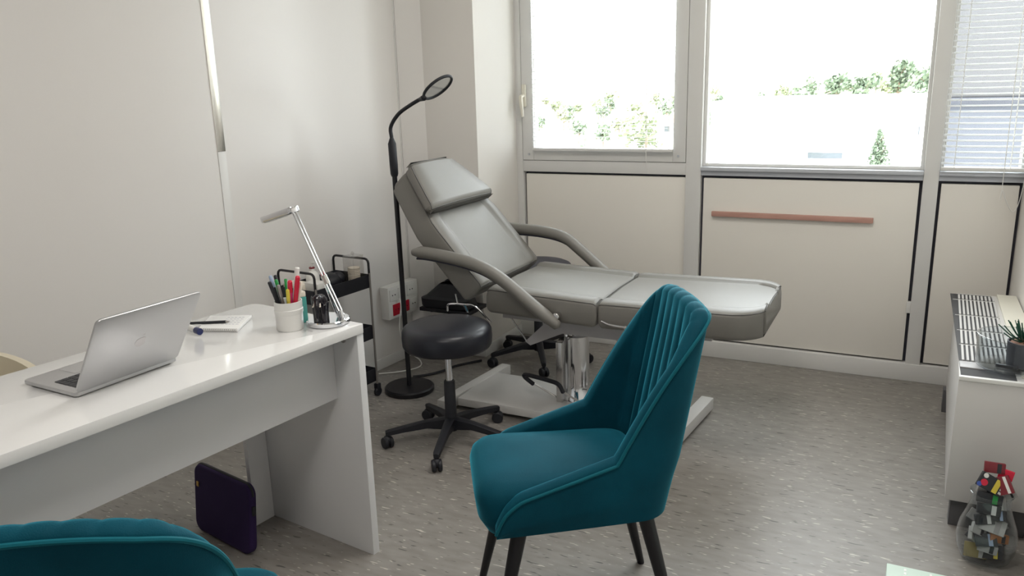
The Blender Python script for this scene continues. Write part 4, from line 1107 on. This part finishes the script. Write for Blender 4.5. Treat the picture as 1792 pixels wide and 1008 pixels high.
# ------------------------------------------------------------------ bulbous glass vase with battery packs
VB = Vector((0.289, 2.500, 0))
vs = thing('battery_vase', 'bulbous clear glass vase on the floor filled with used battery packs', 'vase', tuple(VB))
VS = 0.87
prof = [(0, 0.0), (0.055, 0.0), (0.075, 0.012), (0.089, 0.045), (0.092, 0.080), (0.085, 0.120), (0.070, 0.160), (0.060, 0.190), (0.060, 0.215), (0.066, 0.228)]
obj('body', add_lathe(BM(), [(a * VS, b * 0.96) for a, b in prof + [(0.064, 0.229), (0.0575, 0.215), (0.0575, 0.190), (0.067, 0.160), (0.082, 0.120), (0.089, 0.080), (0.086, 0.046), (0.072, 0.015), (0.05, 0.005), (0, 0.005)]], VB, 48), clear_glass, vs)
packs = [  # x, y, z, rx, ry, rz, sx, sy, sz, material, accent, label
    (-0.035, -0.030, 0.030, 70, 10, 20, 0.075, 0.050, 0.012, gold_card, lightgrey_card, 'gold and silver battery pack at the bottom front of the glass vase'),
    (0.025, -0.035, 0.036, 60, -20, -30, 0.070, 0.048, 0.012, dark_card, yellow_p, 'black battery pack with yellow edge at the bottom right of the vase'),
    (-0.005, 0.030, 0.035, 50, 20, 80, 0.070, 0.050, 0.014, grey_card, dark_card, 'grey battery pack at the bottom back of the vase'),
    (-0.045, -0.005, 0.072, 75, 35, 60, 0.070, 0.045, 0.012, lightgrey_card, dark_card, 'pale battery pack standing against the left side of the vase bulb'),
    (0.040, -0.030, 0.085, 80, 5, 15, 0.058, 0.030, 0.014, orange_p, dark_card, 'copper orange battery strip at the right of the vase bulb'),
    (-0.005, -0.042, 0.076, 60, -10, 5, 0.066, 0.044, 0.012, dark_card, lightblue_p, 'black and pale blue pack in the middle of the vase bulb'),
    (0.012, 0.030, 0.090, 40, 10, 40, 0.078, 0.054, 0.014, dark_card, grey_card, 'plain black battery pack inside the back of the bulb'),
    (0.012, -0.030, 0.124, 55, 8, -10, 0.080, 0.050, 0.010, lightgrey_card, grey_card, 'silver blister pack lying across the upper bulb of the vase'),
    (-0.018, -0.028, 0.140, 70, -8, 12, 0.060, 0.034, 0.014, dark_card, white_plastic, 'black pack with white strip in the shoulder of the vase'),
    (0.000, 0.020, 0.150, 45, -20, 70, 0.066, 0.044, 0.014, dark_card, dark_card, 'black battery pack hidden behind others in the vase neck'),
    (-0.008, -0.030, 0.176, 72, 4, 4, 0.072, 0.036, 0.012, dark_card, white_plastic, 'dark pack with pale lettering band in the vase neck'),
    (0.024, -0.012, 0.196, 78, -14, -16, 0.050, 0.048, 0.012, grey_card, lightgrey_card, 'crumpled grey foil pack at the right of the vase neck'),
    (-0.010, -0.026, 0.212, 75, 6, 6, 0.078, 0.036, 0.012, dark_card, green_p, 'black pack with green printed strip at the rim of the vase'),
    (-0.030, 0.030, 0.052, 62, 24, -30, 0.062, 0.044, 0.012, dark_card, gold_card, 'black pack with gold edge at the back left of the vase bottom'),
    (0.045, 0.012, 0.050, 70, -30, 50, 0.060, 0.042, 0.012, grey_card, dark_card, 'dull grey pack at the far right of the vase bottom'),
    (-0.034, -0.034, 0.104, 66, 30, 30, 0.058, 0.036, 0.010, lightgrey_card, dark_card, 'bent silver foil strip at the upper left of the bulb'),
    (0.044, 0.004, 0.118, 74, -28, 20, 0.058, 0.040, 0.012, dark_card, grey_card, 'black pack leaning on the right shoulder of the vase'),
    (-0.040, 0.012, 0.128, 58, 26, -10, 0.058, 0.038, 0.012, grey_card, lightgrey_card, 'grey pack leaning on the left shoulder of the vase'),
    (0.030, -0.028, 0.160, 70, -18, -24, 0.050, 0.036, 0.010, dark_card, lightblue_p, 'black pack with pale blue end below the vase neck'),
    (0.004, -0.046, 0.050, 76, 6, -6, 0.060, 0.030, 0.010, lightgrey_card, dark_card, 'long silver battery strip low at the very front of the bulb'),
    (-0.026, 0.004, 0.232, 74, 18, 14, 0.050, 0.040, 0.012, grey_card, dark_card, 'grey card pack leaning out at the left rim of the vase'),
    (0.050, -0.006, 0.244, 80, -35, -20, 0.036, 0.062, 0.012, grey_card, dark_card, 'grey battery pack leaning out at the right rim of the vase'),
    (-0.012, -0.030, 0.262, 68, 28, 8, 0.082, 0.052, 0.012, dark_card, yellow_p, 'black battery box with diagonal yellow stripe on top of the vase'),
    (0.034, -0.024, 0.262, 72, -28, -8, 0.046, 0.060, 0.012, maroon_p, white_plastic, 'white and maroon battery card standing at the vase top right'),
    (0.040, 0.006, 0.288, 80, 10, -10, 0.044, 0.034, 0.012, red_p, red_p, 'bright red battery card behind the maroon one on the vase'),
    (-0.002, 0.008, 0.304, 76, 2, 6, 0.062, 0.036, 0.014, maroon_p, dark_card, 'dark red battery box topmost in the pile over the vase'),
]
for (x, y, z, rx, ry, rz, sx, sy, sz, m1, m2, lab) in packs:
    Mp = Matrix.Translation(VB + Vector((x * 0.72, y * 0.72, z * 0.95 + 0.006))) @ Matrix.Rotation(R(rz), 4, 'Z') @ Matrix.Rotation(R(ry), 4, 'Y') @ Matrix.Rotation(R(rx), 4, 'X')
    sx *= 0.86; sy *= 0.86
    k_ = thing('battery_pack', lab, 'battery pack', tuple(Mp.translation), group='used battery packs in the floor vase')
    obj('box', add_box(BM(), -sx / 2, sx / 2, -sy / 2, sy / 2, -sz / 2, sz / 2, 0.002, mtx=Mp), m1, k_)
    obj('printed_band', add_box(BM(), sx * 0.10, sx * 0.30, -sy / 2 + 0.002, sy / 2 - 0.002, sz / 2 - 0.001, sz / 2 + 0.0006, mtx=Mp), m2, k_)
    if 'diagonal' in lab:
        bm = BM()
        add_disc(bm, 0.010, sz / 2, sz / 2 + 0.001, (0, 0, 0), 0.0003, 16, Mp @ Matrix.Translation((-0.020, -0.006, 0))); obj('printed_dot', bm, red_p, k_)
        obj('printed_dot', add_disc(BM(), 0.007, sz / 2, sz / 2 + 0.001, (0, 0, 0), 0.0003, 16, Mp @ Matrix.Translation((-0.024, 0.014, 0))), white_plastic, k_)
        obj('printed_dot', add_disc(BM(), 0.007, sz / 2, sz / 2 + 0.001, (0, 0, 0), 0.0003, 16, Mp @ Matrix.Translation((-0.030, -0.016, 0))), blue_p, k_)
        bm = BM()
        for q in range(4): add_box(bm, sx * 0.36, sx * 0.48, -sy / 2 + 0.006 + q * 0.011, -sy / 2 + 0.013 + q * 0.011, sz / 2 - 0.001, sz / 2 + 0.0006, mtx=Mp)
        obj('printed_bars', bm, lightgrey_card, k_)

# ------------------------------------------------------------------ mint low box at the bottom right
mb = thing('mint_box', 'low pale mint green box with white stitched lines on the floor, bottom right', 'box', (0.2, 2.0, 0))
obj('body', add_box(BM(), 0.030, 0.40, 1.70, 2.285, 0, 0.045, 0.003, mtx=Matrix.Identity(4)), mint, mb)
for x in (0.075, 0.14, 0.205, 0.27, 0.335):
    bm = BM()
    for q in range(30):
        add_box(bm, x, x + 0.006, 1.71 + q * 0.019, 1.722 + q * 0.019, 0.0445, 0.0458)
    obj('stitching', bm, white_line, mb)

# ------------------------------------------------------------------ outside: ground, white hall, hillside with houses and trees
GZ = -7.0
t = bmesh.new(); NXg, NYg = 40, 30; vs_ = []
def ground_z(x, y):
    h = GZ
    if y > 70: h += (y - 70) ** 1.0 * 0.072 * (1 + 0.25 * math.tanh((x + 25) / 30)) + 0.8 * math.sin(x * 0.07 + 1) * min(1, (y - 70) / 40)
    return h
for j in range(NYg + 1):
    row = []
    for i in range(NXg + 1):
        x = -170 + 260 * i / NXg; y = 6 + 214 * j / NYg; row.append(t.verts.new((x, y, ground_z(x, y))))
    vs_.append(row)
for j in range(NYg):
    for i in range(NXg): t.faces.new((vs_[j][i], vs_[j][i + 1], vs_[j + 1][i + 1], vs_[j + 1][i]))
struct('ground', t, ext_ground)
hall = thing('white_hall', 'large flat-roofed white building outside the middle window', 'building', (-4, 46, GZ))
HMx = Matrix.Translation((-4, 46, GZ)) @ Matrix.Rotation(R(-1.5), 4, 'Z')
obj('wall', add_box(BM(), -6.5, 22, 0, 14, 0, 7.05, 0.02, mtx=HMx), ext_white, hall)
obj('roof', add_box(BM(), -6.7, 22.2, -0.25, 14.2, 7.05, 7.3, 0.03, mtx=HMx), ext_white, hall)
for (xa, xb, za, zb) in ((-1.22, 0.63, 4.18, 4.60), (4.02, 4.18, 5.45, 5.98), (3.15, 4.60, 3.9, 4.70)):
    f = obj('window', frame_rect(BM(), xa, xb, za, zb, 0.05, -0.06, 0.06), alu_grey if xb < 4.5 else ext_white, hall, world=False)
    me = f.data; me.transform(root_matrix(hall).inverted() @ HMx)
    p_ = obj('pane', add_box(BM(), xa + 0.05, xb - 0.05, -0.03, 0.02, za + 0.05, zb - 0.05, mtx=HMx), ext_glass if xb < 4.5 else ext_white, f, world=True)
def leaf_cloud(c, rad, n_, size, rs_, mats_jit=0):
    bm = BM()
    for _ in range(n_):
        while True:
            v = Vector((rs_.uniform(-1, 1), rs_.uniform(-1, 1), rs_.uniform(-1, 1)))
            if 0.25 < v.length < 1: break
        p_ = Vector(c) + Vector((v.x * rad[0], v.y * rad[1], v.z * rad[2]))
        a = Vector((rs_.uniform(-1, 1), rs_.uniform(-1, 1), rs_.uniform(-1, 1))).normalized(); b = a.orthogonal().normalized(); s_ = size * rs_.uniform(0.6, 1.3)
        c_ = a.cross(b)
        vs3 = [bm.verts.new(p_ + b * s_), bm.verts.new(p_ + c_ * s_ * 0.6), bm.verts.new(p_ - b * s_), bm.verts.new(p_ - c_ * s_ * 0.6)]
        bm.faces.new(vs3)
    return bm
def tree(x, y, h, w, kind, label, n_=420, z0=None, group='trees on the far hillside', size=None):
    rs_ = random.Random(int(x * 31 + y * 7)); z0 = ground_z(x, y) if z0 is None else z0
    r_ = thing('tree', label, 'tree', (x, y, z0), group=group)
    bm = BM(); add_tube(bm, [(x, y, z0 - 0.3), (x + 0.05 * w, y, z0 + h * 0.45), (x, y, z0 + h * 0.75)], [h * 0.03, h * 0.02, h * 0.008], 7)
    for q in range(5):
        a = q * 1.3; add_tube(bm, [(x, y, z0 + h * (0.35 + 0.07 * q)), (x + math.cos(a) * w * 0.35, y + math.sin(a) * w * 0.35, z0 + h * (0.55 + 0.07 * q))], [h * 0.010, h * 0.004], 5)
    obj('trunk', bm, bark, r_)
    if kind == 'cone':
        bm = BM()
        for k in range(14):
            f = k / 14; q = leaf_cloud((x, y, z0 + h * (0.08 + 0.88 * f)), (w / 2 * (1 - f * 0.80), w / 2 * (1 - f * 0.80), h * 0.07), max(8, int(n_ / 14 * (1.3 - f))), (size or w * 0.09), rs_)
            merge(bm, q)
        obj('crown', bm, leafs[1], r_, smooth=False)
    else:
        bm = BM()
        for k in range(7):
            a = rs_.uniform(0, 6.28); d = rs_.uniform(0, 0.26) * w; rr = w * rs_.uniform(0.22, 0.33)
            merge(bm, leaf_cloud((x + math.cos(a) * d, y + math.sin(a) * d, z0 + h * rs_.uniform(0.5, 0.86)), (rr, rr, rr * 0.8), n_ // 7, (size or w * 0.05), rs_))
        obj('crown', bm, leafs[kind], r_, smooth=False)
    return r_
tree(-1.53, 42.5, 1.95, 1.15, 'cone', 'narrow conifer standing in front of the white building', 900, GZ + 4.1, None, 0.10)
struct('ground_terrace', add_box(BM(), -4.5, 22, 41, 46.2, GZ, GZ + 4.12), ext_white)
# hillside trees, each its own
rt = random.Random(11); lab_k = ['olive green tree on the far hillside', 'dark green pine on the far hillside', 'pale green tree on the far hillside']
placed = []
def free(x, y, rr):
    if any(math.hypot(x - a, y - b) < rr + c for a, b, c in placed): return False
    placed.append((x, y, rr)); return True
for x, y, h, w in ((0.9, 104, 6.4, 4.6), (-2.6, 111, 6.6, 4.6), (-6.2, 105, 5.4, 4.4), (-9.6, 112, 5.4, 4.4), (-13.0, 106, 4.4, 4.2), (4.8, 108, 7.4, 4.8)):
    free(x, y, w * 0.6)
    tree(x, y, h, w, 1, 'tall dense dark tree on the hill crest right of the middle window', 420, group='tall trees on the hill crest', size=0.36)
for k in range(11):
    x = -60 + 5.6 * k + rt.uniform(-1, 1); y = rt.uniform(96, 122); w = rt.uniform(3, 5.0); hh = rt.uniform(2.0, 2.8)
    if not free(x, y, 3.9): continue
    z0 = ground_z(x, y) - 0.3
    h_ = thing('house', 'small pale house among the trees on the far hillside', 'house', (x, y, z0), R(rt.uniform(-15, 15)), group='houses on the far hillside')
    obj('wall', add_box(BM(), -w / 2, w / 2, -2, 2, 0, hh), rt.choice([ext_cream, ext_white]), h_, world=False)
    bm = BM(); add_prism(bm, [(-2.4, hh - 0.05), (2.4, hh - 0.05), (0, hh + 0.9)], -w / 2 - 0.3, w / 2 + 0.3, Matrix(((0, 0, 1, 0), (1, 0, 0, 0), (0, 1, 0, 0), (0, 0, 0, 1))))
    obj('roof', bm, ext_roof, h_, world=False)
    for q in (-0.25, 0.25):
        obj('window', add_box(BM(), q * w - 0.35, q * w + 0.35, -2.05, -1.95, hh * 0.45, hh * 0.8), ext_glass, h_, world=False)
nt_ = 0
for k in range(900):
    x = rt.uniform(-66, 8); y = rt.uniform(90, 140); w = rt.uniform(2.4, 3.8); kd = rt.choice([0, 1, 2])
    if nt_ < 62 and free(x, y, w * 0.62):
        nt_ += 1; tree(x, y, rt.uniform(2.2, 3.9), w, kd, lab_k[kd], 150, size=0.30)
tree(-6.75, 21.5, 8.5, 1.9, 0, 'tallest nearer leafy tree seen through the right part of the left window blind', 800, group=None, size=0.09)
tree(-8.35, 21.0, 7.4, 1.3, 'cone', 'slim nearer pine left of the tall leafy tree behind the blind', 700, group=None, size=0.09)
tree(-10.6, 24, 7.0, 1.7, 2, 'small pale nearer tree at the left edge of the left window view', 420, group=None, size=0.09)
tree(-11.4, 40, 5.0, 2.2, 2, 'small pale tree at the left corner of the white building', 420, group=None, size=0.12)
# building wing seen through the right-hand blind
wg = thing('building_wing', 'grey building wing with a dark band outside the right window behind the blind', 'building', (3, 14, GZ))
obj('wall', add_box(BM(), 0.22, 9, 12.5, 18, GZ, 1.01, 0.02), ext_blue, wg)
obj('parapet', add_box(BM(), 0.20, 9.1, 12.42, 18.1, 1.01, 1.11, 0.02), ext_bar, wg)
obj('upper_wall', add_box(BM(), 0.22, 9, 12.5, 17.8, 1.11, 6.5, 0.02), ext_pale, wg)
